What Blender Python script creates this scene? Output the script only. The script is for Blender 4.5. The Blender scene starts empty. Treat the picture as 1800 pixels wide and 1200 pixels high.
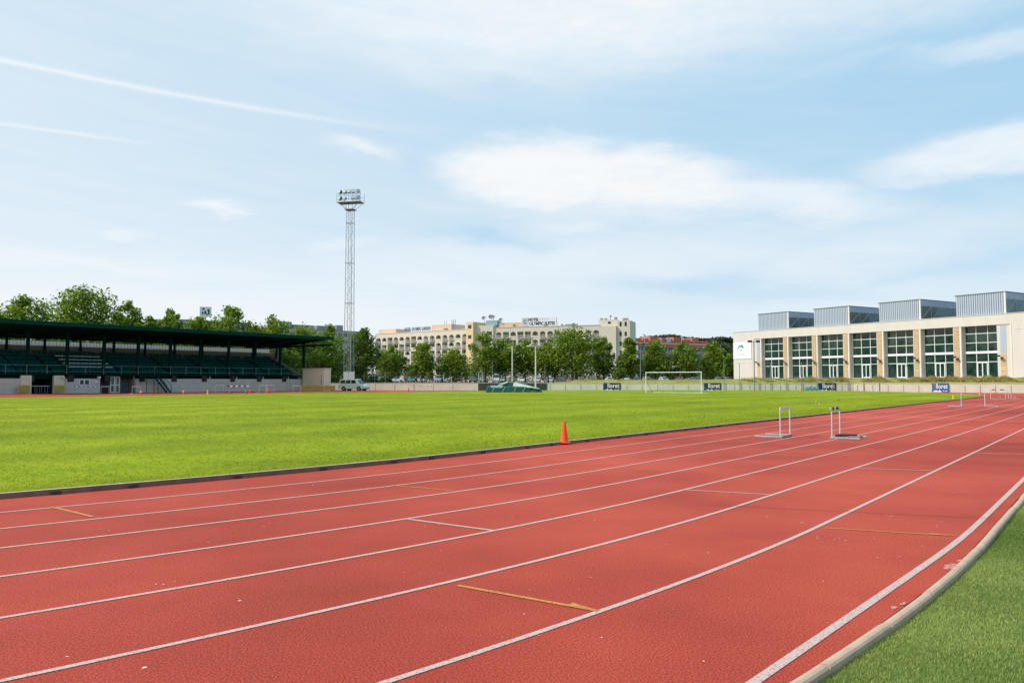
import bpy, math, random, os
from mathutils import Vector, Matrix, Euler
PI = math.pi
R = math.radians
scene = bpy.context.scene
col = scene.collection

# ------------------------------------------------------------------ camera
F = 1400.0          # focal length in photo pixels (photo 1800 x 1200)
EYE = 1.55
PITCH = math.atan(70 / F)
cd = bpy.data.cameras.new('camera')
cam = bpy.data.objects.new('camera', cd)
col.objects.link(cam)
cam.location = (0, 0, EYE)
cam.rotation_euler = (PI / 2 + PITCH, 0, 0)
cd.sensor_width = 36
cd.lens = 36 * F / 1800
cd.clip_start = 0.05
cd.clip_end = 8000
scene.camera = cam
scene.view_settings.view_transform = 'Standard'
scene.view_settings.look = 'None'
scene.view_settings.exposure = 0
scene.render.engine = 'CYCLES'
scene.cycles.max_bounces = 5
scene.cycles.diffuse_bounces = 2
scene.cycles.glossy_bounces = 2
scene.cycles.transparent_max_bounces = 6
scene.cycles.sample_clamp_indirect = 3


def ray(px, py):
    X, Y = px - 900, 600 - py
    return Vector((X, F * math.cos(PITCH) - Y * math.sin(PITCH), F * math.sin(PITCH) + Y * math.cos(PITCH)))


def at(px, py, depth):
    d = ray(px, py)
    return Vector((0, 0, EYE)) + d * (depth / d.y)


def gp(px, py, z=0.0):
    d = ray(px, py)
    t = (z - EYE) / d.z
    return Vector((d.x * t, d.y * t, z))


# track frame: s along the home straight, q to the left of it (towards the stand)
TH = R(52.5)
U = Vector((math.cos(TH), math.sin(TH), 0))
N = Vector((-math.sin(TH), math.cos(TH), 0))


def SQ(s, q, z=0.0):
    v = U * s + N * q
    return Vector((v.x, v.y, z))


def s_at(px, q):                       # station where the pixel column meets the line of given q
    u = ray(px, 670).x / ray(px, 670).y
    Z = q / (N.y + N.x * u)
    return (U.x * u + U.y) * Z


# ------------------------------------------------------------------ materials
def mat(name, colr, rough=0.8, metal=0.0, var=0.12, scale=2.0, bump=0.0, bscale=30.0, spec=0.3,
        colr2=None, obj_rand=0.0, stretch=None, emis=None, coat=0.0, trans=0.0):
    m = bpy.data.materials.new(name)
    m.use_nodes = True
    nt = m.node_tree
    N_, L_ = nt.nodes, nt.links
    b = N_['Principled BSDF']
    b.inputs['Roughness'].default_value = rough
    b.inputs['Metallic'].default_value = metal
    b.inputs['Specular IOR Level'].default_value = spec
    if coat:
        b.inputs['Coat Weight'].default_value = coat
    tc = N_.new('ShaderNodeTexCoord')
    vec = tc.outputs['Object']
    if stretch:
        mp = N_.new('ShaderNodeMapping')
        mp.inputs['Scale'].default_value = stretch
        L_.new(vec, mp.inputs['Vector'])
        vec = mp.outputs['Vector']
    n = N_.new('ShaderNodeTexNoise')
    n.inputs['Scale'].default_value = scale
    n.inputs['Detail'].default_value = 5
    n.inputs['Roughness'].default_value = 0.65
    L_.new(vec, n.inputs['Vector'])
    r = N_.new('ShaderNodeValToRGB')
    c = colr
    c2 = colr2 if colr2 else tuple(min(1, x * (1 + var)) for x in c)
    c1 = c if colr2 else tuple(x * (1 - var) for x in c)
    r.color_ramp.elements[0].position = 0.3
    r.color_ramp.elements[1].position = 0.7
    r.color_ramp.elements[0].color = (*c1, 1)
    r.color_ramp.elements[1].color = (*c2, 1)
    L_.new(n.outputs['Fac'], r.inputs['Fac'])
    out = r.outputs['Color']
    if obj_rand:
        oi = N_.new('ShaderNodeObjectInfo')
        hs = N_.new('ShaderNodeHueSaturation')
        ma = N_.new('ShaderNodeMapRange')
        ma.inputs['To Min'].default_value = 1 - obj_rand
        ma.inputs['To Max'].default_value = 1 + obj_rand
        L_.new(oi.outputs['Random'], ma.inputs['Value'])
        L_.new(ma.outputs['Result'], hs.inputs['Value'])
        L_.new(out, hs.inputs['Color'])
        out = hs.outputs['Color']
    L_.new(out, b.inputs['Base Color'])
    if emis:
        b.inputs['Emission Color'].default_value = (*colr, 1)
        b.inputs['Emission Strength'].default_value = emis
    if bump:
        n2 = N_.new('ShaderNodeTexNoise')
        n2.inputs['Scale'].default_value = bscale
        n2.inputs['Detail'].default_value = 3
        L_.new(vec, n2.inputs['Vector'])
        bp = N_.new('ShaderNodeBump')
        bp.inputs['Strength'].default_value = bump
        bp.inputs['Distance'].default_value = 0.02
        L_.new(n2.outputs['Fac'], bp.inputs['Height'])
        L_.new(bp.outputs['Normal'], b.inputs['Normal'])
    if trans:
        tr = N_.new('ShaderNodeBsdfTranslucent')
        L_.new(out, tr.inputs['Color'])
        mx = N_.new('ShaderNodeMixShader')
        mx.inputs['Fac'].default_value = trans
        L_.new(b.outputs['BSDF'], mx.inputs[1])
        L_.new(tr.outputs['BSDF'], mx.inputs[2])
        L_.new(mx.outputs['Shader'], N_['Material Output'].inputs['Surface'])
    return m


M = {}


def plain(key, colr, **k):
    M[key] = mat(key, colr, **k)
    return M[key]


plain('concrete', (0.56, 0.56, 0.455), var=0.10, scale=0.8, bump=0.3)
plain('concrete_dark', (0.30, 0.29, 0.26), var=0.15, scale=0.8)
plain('stand_wall', (0.60, 0.53, 0.46), var=0.10, scale=0.6)
plain('stand_brown', (0.30, 0.24, 0.19), var=0.1, scale=0.6)
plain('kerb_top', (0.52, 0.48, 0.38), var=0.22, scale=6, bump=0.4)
plain('kerb_side_shade', (0.20, 0.13, 0.09), var=0.3, scale=5)
plain('kerb_stone', (0.52, 0.37, 0.26), var=0.16, scale=7, bump=0.15, bscale=90)
plain('joint', (0.05, 0.04, 0.035), var=0.1)
plain('white_paint', (0.80, 0.79, 0.75), rough=0.5, var=0.04)
plain('white_metal', (0.66, 0.64, 0.60), rough=0.45, var=0.08, scale=5)
plain('pale_metal', (0.55, 0.55, 0.53), rough=0.45, metal=0.0, var=0.08, scale=5)
plain('galv', (0.24, 0.27, 0.29), rough=0.5, metal=0.3, var=0.12, scale=3)
plain('grey_metal', (0.25, 0.25, 0.25), rough=0.5, metal=0.3, var=0.15, scale=8)
plain('mid_metal', (0.36, 0.35, 0.34), rough=0.5, metal=0.1, var=0.2, scale=8)
plain('black', (0.02, 0.02, 0.02), rough=0.6, var=0.1)
plain('dark_void', (0.015, 0.022, 0.02), rough=0.9, var=0.1)
plain('rubber', (0.03, 0.03, 0.03), rough=0.85, var=0.1)
plain('dark_green', (0.003, 0.030, 0.026), rough=0.95, spec=0.08, var=0.12, scale=1)
plain('roof_green', (0.003, 0.045, 0.036), rough=0.95, spec=0.08, var=0.1, scale=0.5, stretch=(6, 1, 1))
plain('seat_green', (0.004, 0.085, 0.075), rough=0.95, spec=0.08, var=0.15, scale=2)
plain('step_green', (0.006, 0.05, 0.045), rough=0.95, spec=0.08, var=0.15, scale=1)
plain('rail_green', (0.12, 0.22, 0.20), rough=0.5, var=0.1)
plain('mat_green', (0.012, 0.075, 0.065), rough=0.6, var=0.35, scale=1.2)
plain('mat_pale', (0.42, 0.50, 0.40), rough=0.6, var=0.15, scale=2)
plain('mat_blue', (0.25, 0.42, 0.45), rough=0.6, var=0.15, scale=2)
plain('tarp_green', (0.035, 0.05, 0.04), rough=0.8, var=0.2, scale=1.5)
plain('orange', (0.85, 0.085, 0.012), rough=0.45, var=0.06)
plain('orange_light', (0.85, 0.20, 0.04), rough=0.5, var=0.06)
plain('red', (0.75, 0.03, 0.02), rough=0.5, var=0.06)
plain('yellow', (0.75, 0.48, 0.02), rough=0.5, var=0.08)
plain('yellow_panel', (0.42, 0.33, 0.09), rough=0.6, var=0.1, scale=1)
plain('blue_bin', (0.01, 0.055, 0.12), rough=0.5, var=0.1)
plain('navy', (0.012, 0.035, 0.115), rough=0.5, var=0.05)
plain('blue_sign', (0.03, 0.10, 0.32), rough=0.5, var=0.05)
plain('blue_crate', (0.06, 0.16, 0.25), rough=0.5, var=0.2, scale=4)
plain('hut', (0.78, 0.66, 0.50), var=0.05, scale=1)
plain('hall_wall', (0.63, 0.59, 0.545), rough=0.85, var=0.06, scale=0.9, stretch=(1, 1, 0.18))
plain('hall_trim', (0.72, 0.68, 0.62), rough=0.7, var=0.04)
plain('frame_white', (0.72, 0.78, 0.76), rough=0.4, var=0.03)
plain('sign_white', (0.80, 0.82, 0.84), rough=0.5, var=0.02)
plain('hotel_wall', (0.68, 0.61, 0.49), var=0.05, scale=0.15)
plain('hotel_back', (0.58, 0.43, 0.24), var=0.06, scale=0.3)
plain('hotel_orange', (0.74, 0.55, 0.34), var=0.05, scale=0.2)
plain('hotel_pink', (0.70, 0.50, 0.37), var=0.05, scale=0.2)
plain('hotel_trim', (0.62, 0.58, 0.50), var=0.05, scale=0.2)
plain('brick_red', (0.46, 0.17, 0.12), var=0.12, scale=0.3)
plain('grey_render', (0.30, 0.30, 0.30), var=0.12, scale=0.3)
plain('pale_render', (0.50, 0.47, 0.42), var=0.08, scale=0.3)
plain('letter_dark', (0.03, 0.03, 0.035), rough=0.6, var=0.05)
plain('letter_grey', (0.12, 0.15, 0.17), rough=0.6, var=0.05)
plain('letter_white', (0.8, 0.8, 0.8), rough=0.6, var=0.02)
plain('letter_teal', (0.05, 0.36, 0.42), rough=0.6, var=0.03)
plain('letter_navy', (0.05, 0.10, 0.17), rough=0.6, var=0.03)
plain('letter_pink', (0.55, 0.30, 0.28), rough=0.6, var=0.03)
plain('lamp_glass', (0.55, 0.62, 0.62), rough=0.2, var=0.05)
plain('lamp_dark', (0.10, 0.16, 0.17), rough=0.3, var=0.1)
plain('globe', (0.78, 0.80, 0.80), rough=0.3, var=0.02)
plain('bark', (0.16, 0.13, 0.09), rough=0.95, var=0.3, scale=3, bump=0.5)
plain('bark_dark', (0.06, 0.05, 0.04), rough=0.95, var=0.3, scale=2)
plain('glass_dark', (0.003, 0.014, 0.015), rough=0.05, scale=0.8, spec=0.6, colr2=(0.035, 0.075, 0.055))  # dark to green mottling in the base colour imitates varied reflections
plain('glass_clere', (0.10, 0.15, 0.15), rough=0.12, var=0.2, scale=0.4, spec=0.6)
plain('panel_sunlit', (0.85, 0.84, 0.80), rough=0.6, var=0.04)  # white raised so that the shaded rear strip looks sunlit
plain('glass_car', (0.02, 0.028, 0.03), rough=0.08, var=0.1, spec=0.7)
plain('glass_mid', (0.10, 0.115, 0.10), rough=0.25, var=0.4, scale=0.5, spec=0.5)
plain('lens', (0.7, 0.72, 0.72), rough=0.1, var=0.02)
plain('tail', (0.45, 0.02, 0.02), rough=0.2, var=0.02)
plain('skin', (0.45, 0.26, 0.18), rough=0.6, var=0.05)
plain('shirt_white', (0.75, 0.74, 0.72), var=0.05)
plain('shirt_pink', (0.60, 0.30, 0.28), var=0.05)
plain('shirt_blue', (0.10, 0.16, 0.30), var=0.05)
plain('trousers', (0.03, 0.04, 0.07), var=0.1)
plain('hair', (0.04, 0.025, 0.015), var=0.1)


def wood_mat():
    m = plain('timber', (0.58, 0.40, 0.24), rough=0.8, var=0.42, scale=1.0, stretch=(0.6, 0.6, 14))
    return m


wood_mat()


def foliage(name, dark, light, tr=0.3):
    m = bpy.data.materials.new(name)
    m.use_nodes = True
    nt = m.node_tree
    N_, L_ = nt.nodes, nt.links
    b = N_['Principled BSDF']
    b.inputs['Roughness'].default_value = 0.6
    b.inputs['Specular IOR Level'].default_value = 0.25
    g = N_.new('ShaderNodeNewGeometry')
    n = N_.new('ShaderNodeTexNoise')
    n.inputs['Scale'].default_value = 0.45
    n.inputs['Detail'].default_value = 4
    L_.new(g.outputs['Position'], n.inputs['Vector'])
    add = N_.new('ShaderNodeMath')
    add.operation = 'MULTIPLY_ADD'
    add.inputs[1].default_value = 0.45
    L_.new(g.outputs['Random Per Island'], add.inputs[0])
    sub = N_.new('ShaderNodeMath')
    sub.operation = 'SUBTRACT'
    sub.inputs[1].default_value = 0.22
    L_.new(n.outputs['Fac'], sub.inputs[0])
    L_.new(sub.outputs[0], add.inputs[2])
    r = N_.new('ShaderNodeValToRGB')
    r.color_ramp.elements[0].position = 0.25
    r.color_ramp.elements[1].position = 0.75
    r.color_ramp.elements[0].color = (*dark, 1)
    r.color_ramp.elements[1].color = (*light, 1)
    L_.new(add.outputs[0], r.inputs['Fac'])
    L_.new(r.outputs['Color'], b.inputs['Base Color'])
    t = N_.new('ShaderNodeBsdfTranslucent')
    L_.new(r.outputs['Color'], t.inputs['Color'])
    mx = N_.new('ShaderNodeMixShader')
    mx.inputs['Fac'].default_value = tr
    L_.new(b.outputs['BSDF'], mx.inputs[1])
    L_.new(t.outputs['BSDF'], mx.inputs[2])
    L_.new(mx.outputs['Shader'], N_['Material Output'].inputs['Surface'])
    M[name] = m


foliage('leaf_plane', (0.05, 0.11, 0.012), (0.34, 0.46, 0.035), 0.40)
foliage('leaf_dark', (0.04, 0.085, 0.014), (0.20, 0.30, 0.03), 0.38)
foliage('leaf_pine', (0.03, 0.045, 0.02), (0.09, 0.11, 0.045), 0.2)
foliage('leaf_hedge', (0.02, 0.045, 0.012), (0.09, 0.15, 0.025), 0.25)
foliage('leaf_weed', (0.20, 0.22, 0.04), (0.48, 0.44, 0.13), 0.4)
foliage('leaf_weed_red', (0.28, 0.18, 0.07), (0.48, 0.32, 0.15), 0.4)
foliage('blade', (0.24, 0.31, 0.005), (0.46, 0.48, 0.02), 0.5)
foliage('turf_blade', (0.10, 0.18, 0.025), (0.56, 0.62, 0.18), 0.45)


def surface(name, stops, s1, s2, s3, bump=0.6, bscale=120, rough=0.9, stripes=None, spec=0.2, specks=None, dist=0.01, wts=(0.40, 0.25, 0.35)):
    """ground material: three octaves of world-space noise from broad patches to grain"""
    m = bpy.data.materials.new(name)
    m.use_nodes = True
    nt = m.node_tree
    N_, L_ = nt.nodes, nt.links
    b = N_['Principled BSDF']
    b.inputs['Roughness'].default_value = rough
    b.inputs['Specular IOR Level'].default_value = spec
    g = N_.new('ShaderNodeNewGeometry')
    outs = []
    for sc, w in zip((s1, s2, s3), wts):
        n = N_.new('ShaderNodeTexNoise')
        n.inputs['Scale'].default_value = sc
        n.inputs['Detail'].default_value = 4
        n.inputs['Roughness'].default_value = 0.6
        L_.new(g.outputs['Position'], n.inputs['Vector'])
        mu = N_.new('ShaderNodeMath')
        mu.operation = 'MULTIPLY'
        mu.inputs[1].default_value = w
        L_.new(n.outputs['Fac'], mu.inputs[0])
        outs.append(mu.outputs[0])
    a1 = N_.new('ShaderNodeMath')
    L_.new(outs[0], a1.inputs[0])
    L_.new(outs[1], a1.inputs[1])
    a2 = N_.new('ShaderNodeMath')
    L_.new(a1.outputs[0], a2.inputs[0])
    L_.new(outs[2], a2.inputs[1])
    r = N_.new('ShaderNodeValToRGB')
    while len(r.color_ramp.elements) < len(stops):
        r.color_ramp.elements.new(0.5)
    for e, (p, c) in zip(r.color_ramp.elements, stops):
        e.position = p
        e.color = (*c, 1)
    L_.new(a2.outputs[0], r.inputs['Fac'])
    out = r.outputs['Color']
    if stripes:
        ang, per, amt = stripes
        mp = N_.new('ShaderNodeMapping')
        mp.inputs['Rotation'].default_value = (0, 0, -ang)
        L_.new(g.outputs['Position'], mp.inputs['Vector'])
        wv = N_.new('ShaderNodeTexWave')
        wv.wave_type = 'BANDS'
        wv.bands_direction = 'Y'
        wv.inputs['Scale'].default_value = per
        wv.inputs['Distortion'].default_value = 1.2
        L_.new(mp.outputs['Vector'], wv.inputs['Vector'])
        mr = N_.new('ShaderNodeMapRange')
        mr.inputs['To Min'].default_value = 1 - amt
        mr.inputs['To Max'].default_value = 1 + amt
        L_.new(wv.outputs['Fac'], mr.inputs['Value'])
        hs = N_.new('ShaderNodeHueSaturation')
        L_.new(mr.outputs['Result'], hs.inputs['Value'])
        L_.new(out, hs.inputs['Color'])
        out = hs.outputs['Color']
    if specks:
        for sc, th, scol in specks:
            v = N_.new('ShaderNodeTexVoronoi')
            v.inputs['Scale'].default_value = sc
            L_.new(g.outputs['Position'], v.inputs['Vector'])
            lt = N_.new('ShaderNodeMath')
            lt.operation = 'LESS_THAN'
            lt.inputs[1].default_value = th
            L_.new(v.outputs['Distance'], lt.inputs[0])
            sep = N_.new('ShaderNodeSeparateColor')
            L_.new(v.outputs['Color'], sep.inputs['Color'])
            gt = N_.new('ShaderNodeMath')
            gt.operation = 'GREATER_THAN'
            gt.inputs[1].default_value = 0.6
            L_.new(sep.outputs[0], gt.inputs[0])
            mm = N_.new('ShaderNodeMath')
            mm.operation = 'MULTIPLY'
            L_.new(lt.outputs[0], mm.inputs[0])
            L_.new(gt.outputs[0], mm.inputs[1])
            mx = N_.new('ShaderNodeMix')
            mx.data_type = 'RGBA'
            L_.new(mm.outputs[0], mx.inputs[0])
            L_.new(out, mx.inputs[6])
            mx.inputs[7].default_value = (*scol, 1)
            out = mx.outputs[2]
    L_.new(out, b.inputs['Base Color'])
    if bump:
        n2 = N_.new('ShaderNodeTexNoise')
        n2.inputs['Scale'].default_value = bscale
        n2.inputs['Detail'].default_value = 2
        L_.new(g.outputs['Position'], n2.inputs['Vector'])
        bp = N_.new('ShaderNodeBump')
        bp.inputs['Strength'].default_value = bump
        bp.inputs['Distance'].default_value = dist
        L_.new(n2.outputs['Fac'], bp.inputs['Height'])
        L_.new(bp.outputs['Normal'], b.inputs['Normal'])
    M[name] = m
    return m


surface('track_red', [(0.37, (0.13, 0.013, 0.008)), (0.5, (0.42, 0.055, 0.031)), (0.63, (0.70, 0.140, 0.080))], 0.09, 0.6, 85, wts=(0.30, 0.10, 0.60),
        bump=0.45, bscale=190, rough=0.85, spec=0.22, specks=[(1.7, 0.024, (0.80, 0.66, 0.60)), (4.3, 0.03, (0.20, 0.04, 0.03))], dist=0.012)
surface('pitch_grass', [(0.37, (0.095, 0.160, 0.006)), (0.5, (0.218, 0.282, 0.007)), (0.63, (0.35, 0.37, 0.018))], 0.07, 0.55, 10, wts=(0.34, 0.22, 0.44),
        bump=0.8, bscale=25, rough=0.9, spec=0.1, stripes=(TH, 0.055, 0.10), dist=0.04)
surface('turf', [(0.36, (0.06, 0.105, 0.018)), (0.5, (0.14, 0.20, 0.038)), (0.64, (0.27, 0.33, 0.09))], 0.3, 5, 60,
        bump=1.0, bscale=110, rough=0.8, dist=0.02)
surface('earth', [(0.36, (0.12, 0.13, 0.05)), (0.5, (0.17, 0.17, 0.07)), (0.64, (0.22, 0.20, 0.09))], 0.05, 0.4, 6, bump=0.3, bscale=5)
surface('bank', [(0.38, (0.17, 0.16, 0.03)), (0.5, (0.27, 0.25, 0.05)), (0.62, (0.36, 0.32, 0.10))], 0.15, 1.2, 8, bump=0.6, bscale=6)
surface('asphalt', [(0.38, (0.045, 0.045, 0.045)), (0.5, (0.06, 0.06, 0.06)), (0.62, (0.08, 0.08, 0.078))], 0.1, 1.0, 40, bump=0.3)
surface('paving', [(0.38, (0.30, 0.27, 0.23)), (0.5, (0.36, 0.33, 0.28)), (0.62, (0.42, 0.38, 0.33))], 0.1, 1.0, 20, bump=0.2)
surface('hillside', [(0.38, (0.02, 0.032, 0.014)), (0.5, (0.035, 0.05, 0.02)), (0.62, (0.05, 0.07, 0.028))], 0.02, 0.1, 0.6, bump=0.8, bscale=0.5, dist=1.0)


def worn_line(name, base, under, thresh, scale):
    m = bpy.data.materials.new(name)
    m.use_nodes = True
    nt = m.node_tree
    N_, L_ = nt.nodes, nt.links
    b = N_['Principled BSDF']
    b.inputs['Roughness'].default_value = 0.8
    b.inputs['Specular IOR Level'].default_value = 0.3
    g = N_.new('ShaderNodeNewGeometry')
    n = N_.new('ShaderNodeTexNoise')
    n.inputs['Scale'].default_value = scale
    n.inputs['Detail'].default_value = 4
    n.inputs['Roughness'].default_value = 0.7
    L_.new(g.outputs['Position'], n.inputs['Vector'])
    r = N_.new('ShaderNodeValToRGB')
    r.color_ramp.elements[0].position = thresh - 0.06
    r.color_ramp.elements[1].position = thresh + 0.06
    r.color_ramp.elements[0].color = (*under, 1)
    r.color_ramp.elements[1].color = (*base, 1)
    L_.new(n.outputs['Fac'], r.inputs['Fac'])
    L_.new(r.outputs['Color'], b.inputs['Base Color'])
    n2 = N_.new('ShaderNodeTexNoise')
    n2.inputs['Scale'].default_value = 110
    L_.new(g.outputs['Position'], n2.inputs['Vector'])
    bp = N_.new('ShaderNodeBump')
    bp.inputs['Strength'].default_value = 0.6
    bp.inputs['Distance'].default_value = 0.01
    L_.new(n2.outputs['Fac'], bp.inputs['Height'])
    L_.new(bp.outputs['Normal'], b.inputs['Normal'])
    M[name] = m


worn_line('line_white', (0.58, 0.46, 0.42), (0.44, 0.20, 0.16), 0.45, 60)
worn_line('seam', (0.22, 0.05, 0.035), (0.36, 0.055, 0.03), 0.5, 30)
worn_line('bare_patch', (0.62, 0.30, 0.25), (0.45, 0.07, 0.045), 0.5, 25)
worn_line('line_yellow', (0.60, 0.29, 0.07), (0.46, 0.10, 0.045), 0.47, 70)


# ribbed metal cladding
def ribbed():
    m = bpy.data.materials.new('cladding')
    m.use_nodes = True
    nt = m.node_tree
    N_, L_ = nt.nodes, nt.links
    b = N_['Principled BSDF']
    b.inputs['Roughness'].default_value = 0.45
    b.inputs['Metallic'].default_value = 0.1
    n = N_.new('ShaderNodeTexNoise')
    n.inputs['Scale'].default_value = 0.6
    r = N_.new('ShaderNodeValToRGB')
    r.color_ramp.elements[0].color = (0.36, 0.42, 0.50, 1)
    r.color_ramp.elements[1].color = (0.46, 0.53, 0.62, 1)
    L_.new(n.outputs['Fac'], r.inputs['Fac'])
    L_.new(r.outputs['Color'], b.inputs['Base Color'])
    M['cladding'] = m


ribbed()


# ------------------------------------------------------------------ mesh helpers
class MB:
    def __init__(s):
        s.v, s.f = [], []

    def poly(s, pts):
        b = len(s.v)
        s.v += [tuple(p) for p in pts]
        s.f.append(tuple(range(b, b + len(pts))))
        return s

    def hexa(s, p):          # 8 points: bottom loop 0-3, top loop 4-7
        b = len(s.v)
        s.v += [tuple(x) for x in p]
        for q in ((3, 2, 1, 0), (4, 5, 6, 7), (0, 1, 5, 4), (1, 2, 6, 5), (2, 3, 7, 6), (3, 0, 4, 7)):
            s.f.append(tuple(b + i for i in q))
        return s

    def box(s, x0, x1, y0, y1, z0, z1):
        return s.hexa([(x0, y0, z0), (x1, y0, z0), (x1, y1, z0), (x0, y1, z0),
                       (x0, y0, z1), (x1, y0, z1), (x1, y1, z1), (x0, y1, z1)])

    def cbox(s, cx, cy, cz, sx, sy, sz):
        return s.box(cx - sx / 2, cx + sx / 2, cy - sy / 2, cy + sy / 2, cz - sz / 2, cz + sz / 2)

    def tube(s, p0, p1, r0, r1=None, n=8, caps=True):
        r1 = r0 if r1 is None else r1
        p0, p1 = Vector(p0), Vector(p1)
        d = (p1 - p0)
        if d.length < 1e-6:
            return s
        q = d.to_track_quat('Z', 'Y')
        b = len(s.v)
        for p, r in ((p0, r0), (p1, r1)):
            for i in range(n):
                a = 2 * PI * i / n
                s.v.append(tuple(p + q @ Vector((r * math.cos(a), r * math.sin(a), 0))))
        for i in range(n):
            j = (i + 1) % n
            s.f.append((b + i, b + j, b + n + j, b + n + i))
        if caps:
            s.f.append(tuple(b + i for i in reversed(range(n))))
            s.f.append(tuple(b + n + i for i in range(n)))
        return s

    def bar(s, p0, p1, w, h):
        p0, p1 = Vector(p0), Vector(p1)
        d = p1 - p0
        q = d.to_track_quat('Y', 'Z')
        a, c = q @ Vector((w / 2, 0, 0)), q @ Vector((0, 0, h / 2))
        return s.hexa([p0 - a - c, p0 + a - c, p1 + a - c, p1 - a - c, p0 - a + c, p0 + a + c, p1 + a + c, p1 - a + c])

    def lathe(s, prof, n=16, c=(0, 0, 0)):       # prof: (r, z)
        b = len(s.v)
        for r, z in prof:
            for i in range(n):
                a = 2 * PI * i / n
                s.v.append((c[0] + r * math.cos(a), c[1] + r * math.sin(a), c[2] + z))
        for k in range(len(prof) - 1):
            for i in range(n):
                j = (i + 1) % n
                s.f.append((b + k * n + i, b + k * n + j, b + (k + 1) * n + j, b + (k + 1) * n + i))
        return s

    def extrude_xz(s, prof, y0, y1, in0=0.0):   # closed side profile (x,z) extruded along y
        b = len(s.v)
        n = len(prof)
        for y in (y0, y1):
            for x, z in prof:
                s.v.append((x, y, z))
        s.f.append(tuple(b + i for i in range(n)))
        s.f.append(tuple(b + n + i for i in reversed(range(n))))
        for i in range(n):
            j = (i + 1) % n
            s.f.append((b + i, b + n + i, b + n + j, b + j))
        return s

    def build(s, name, m, parent=None, loc=None, smooth=False, bevel=0.0, rot=None):
        me = bpy.data.meshes.new(name)
        me.from_pydata(s.v, [], s.f)
        me.update()
        me.materials.append(M[m] if isinstance(m, str) else m)
        if smooth:
            me.polygons.foreach_set('use_smooth', [True] * len(me.polygons))
        o = bpy.data.objects.new(name, me)
        col.objects.link(o)
        if parent:
            o.parent = parent
        if loc is not None:
            o.location = loc
        if rot is not None:
            o.rotation_euler = rot
        if bevel:
            b = o.modifiers.new('bevel', 'BEVEL')
            b.width = bevel
            b.segments = 2
            b.limit_method = 'ANGLE'
        return o


def tag(o, label=None, cat=None, group=None, kind=None):
    if label:
        o['label'] = label
    if cat:
        o['category'] = cat
    if group:
        o['group'] = group
    if kind:
        o['kind'] = kind
    return o


def empty(name, loc, rz=0.0, label=None, cat=None, group=None):
    o = bpy.data.objects.new(name, None)
    col.objects.link(o)
    o.location = loc
    o.rotation_euler = (0, 0, rz)
    o.empty_display_size = 0.2
    return tag(o, label, cat, group)


KIDS = {}


def copy_tree(o, parent=None):
    c = o.copy()
    col.objects.link(c)
    c.parent = parent
    for ch in list(o.children):
        copy_tree(ch, c)
    return c


def text_mesh(name, body, size, m, parent, loc, rot=(PI / 2, 0, 0), sx=1.0, ext=0.02, bold=0.0, align='CENTER'):
    cu = bpy.data.curves.new(name, 'FONT')
    cu.body = body
    cu.size = size
    cu.extrude = ext
    cu.offset = bold
    cu.align_x = align
    cu.align_y = 'CENTER'
    cu.resolution_u = 3
    to = bpy.data.objects.new(name + '_tmp', cu)
    col.objects.link(to)
    dg = bpy.context.evaluated_depsgraph_get()
    me = bpy.data.meshes.new_from_object(to.evaluated_get(dg))
    bpy.data.objects.remove(to)
    bpy.data.curves.remove(cu)
    me.name = name
    me.materials.clear()
    me.materials.append(M[m])
    o = bpy.data.objects.new(name, me)
    col.objects.link(o)
    o.parent = parent
    o.location = loc
    o.rotation_euler = rot
    o.scale = (sx, 1, 1)
    return o


def struct(name, mb, m, loc=None):
    o = mb.build(name, m, loc=loc)
    o['kind'] = 'structure'
    return o


# ------------------------------------------------------------------ SETTING
rnd = random.Random(7)

# wide ground to the horizon
g = MB()
g.poly([(-5000, -3000, -0.09), (5000, -3000, -0.09), (5000, 7000, -0.09), (-5000, 7000, -0.09)])
struct('ground', g, 'earth')

# track geometry -------------------------------------------------------------
BASEQ = [11.0, 9.70, 8.47, 7.32, 6.16, 5.04, 3.86, 2.64, 1.31]
START = [12.5, 12.5, 12.4, 12.3, 11.6, 10.6, 9.9, 8.9, 8.7]
SE = 90.0
SB = 2.0
QC, RR = 47.5, 36.5


def near_q(base, s0, s):
    d = max(0.0, s0 - s)
    if base == BASEQ[8]:          # the outer edge line turns more abruptly
        return base + 0.052 * 0.45 * math.log1p(math.exp(min(60, (8.9 - s) / 0.45))) + 0.012 * max(0, 4 - s) ** 2
    if d < 9:
        return base + 0.012 * d * d
    return base + 0.012 * 81 + 0.216 * (d - 9) + 0.014 * (d - 9) ** 2


def oval_path(base, s0):
    """points (s, q) of a lane line: near straight, far bend, far straight, home bend stub"""
    p = []
    s = -8.0
    while s < 20:
        p.append((s, near_q(base, s0, s)))
        s += 0.5
    while s < SE:
        p.append((s, base))
        s += 3.0
    r = QC - base
    for i in range(0, 61):
        a = -PI / 2 + PI * i / 60
        p.append((SE + r * math.cos(a), QC + r * math.sin(a)))
    s = SE
    while s > 5:
        s -= 5
        p.append((s, QC + r))
    return p


def ribbon(path, w, z, mb, z2=None):
    n = len(path)
    L, Rr = [], []
    for i, (s, q) in enumerate(path):
        a = path[max(0, i - 1)]
        b = path[min(n - 1, i + 1)]
        dx, dy = b[0] - a[0], b[1] - a[1]
        l = math.hypot(dx, dy) or 1
        nx, ny = -dy / l, dx / l
        L.append(SQ(s + nx * w / 2, q + ny * w / 2, z))
        Rr.append(SQ(s - nx * w / 2, q - ny * w / 2, z))
    b0 = len(mb.v)
    for a, b in zip(Rr, L):
        mb.v += [tuple(a), tuple(b)]
    for i in range(n - 1):
        k = b0 + 2 * i
        mb.f.append((k, k + 2, k + 3, k + 1))


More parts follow.
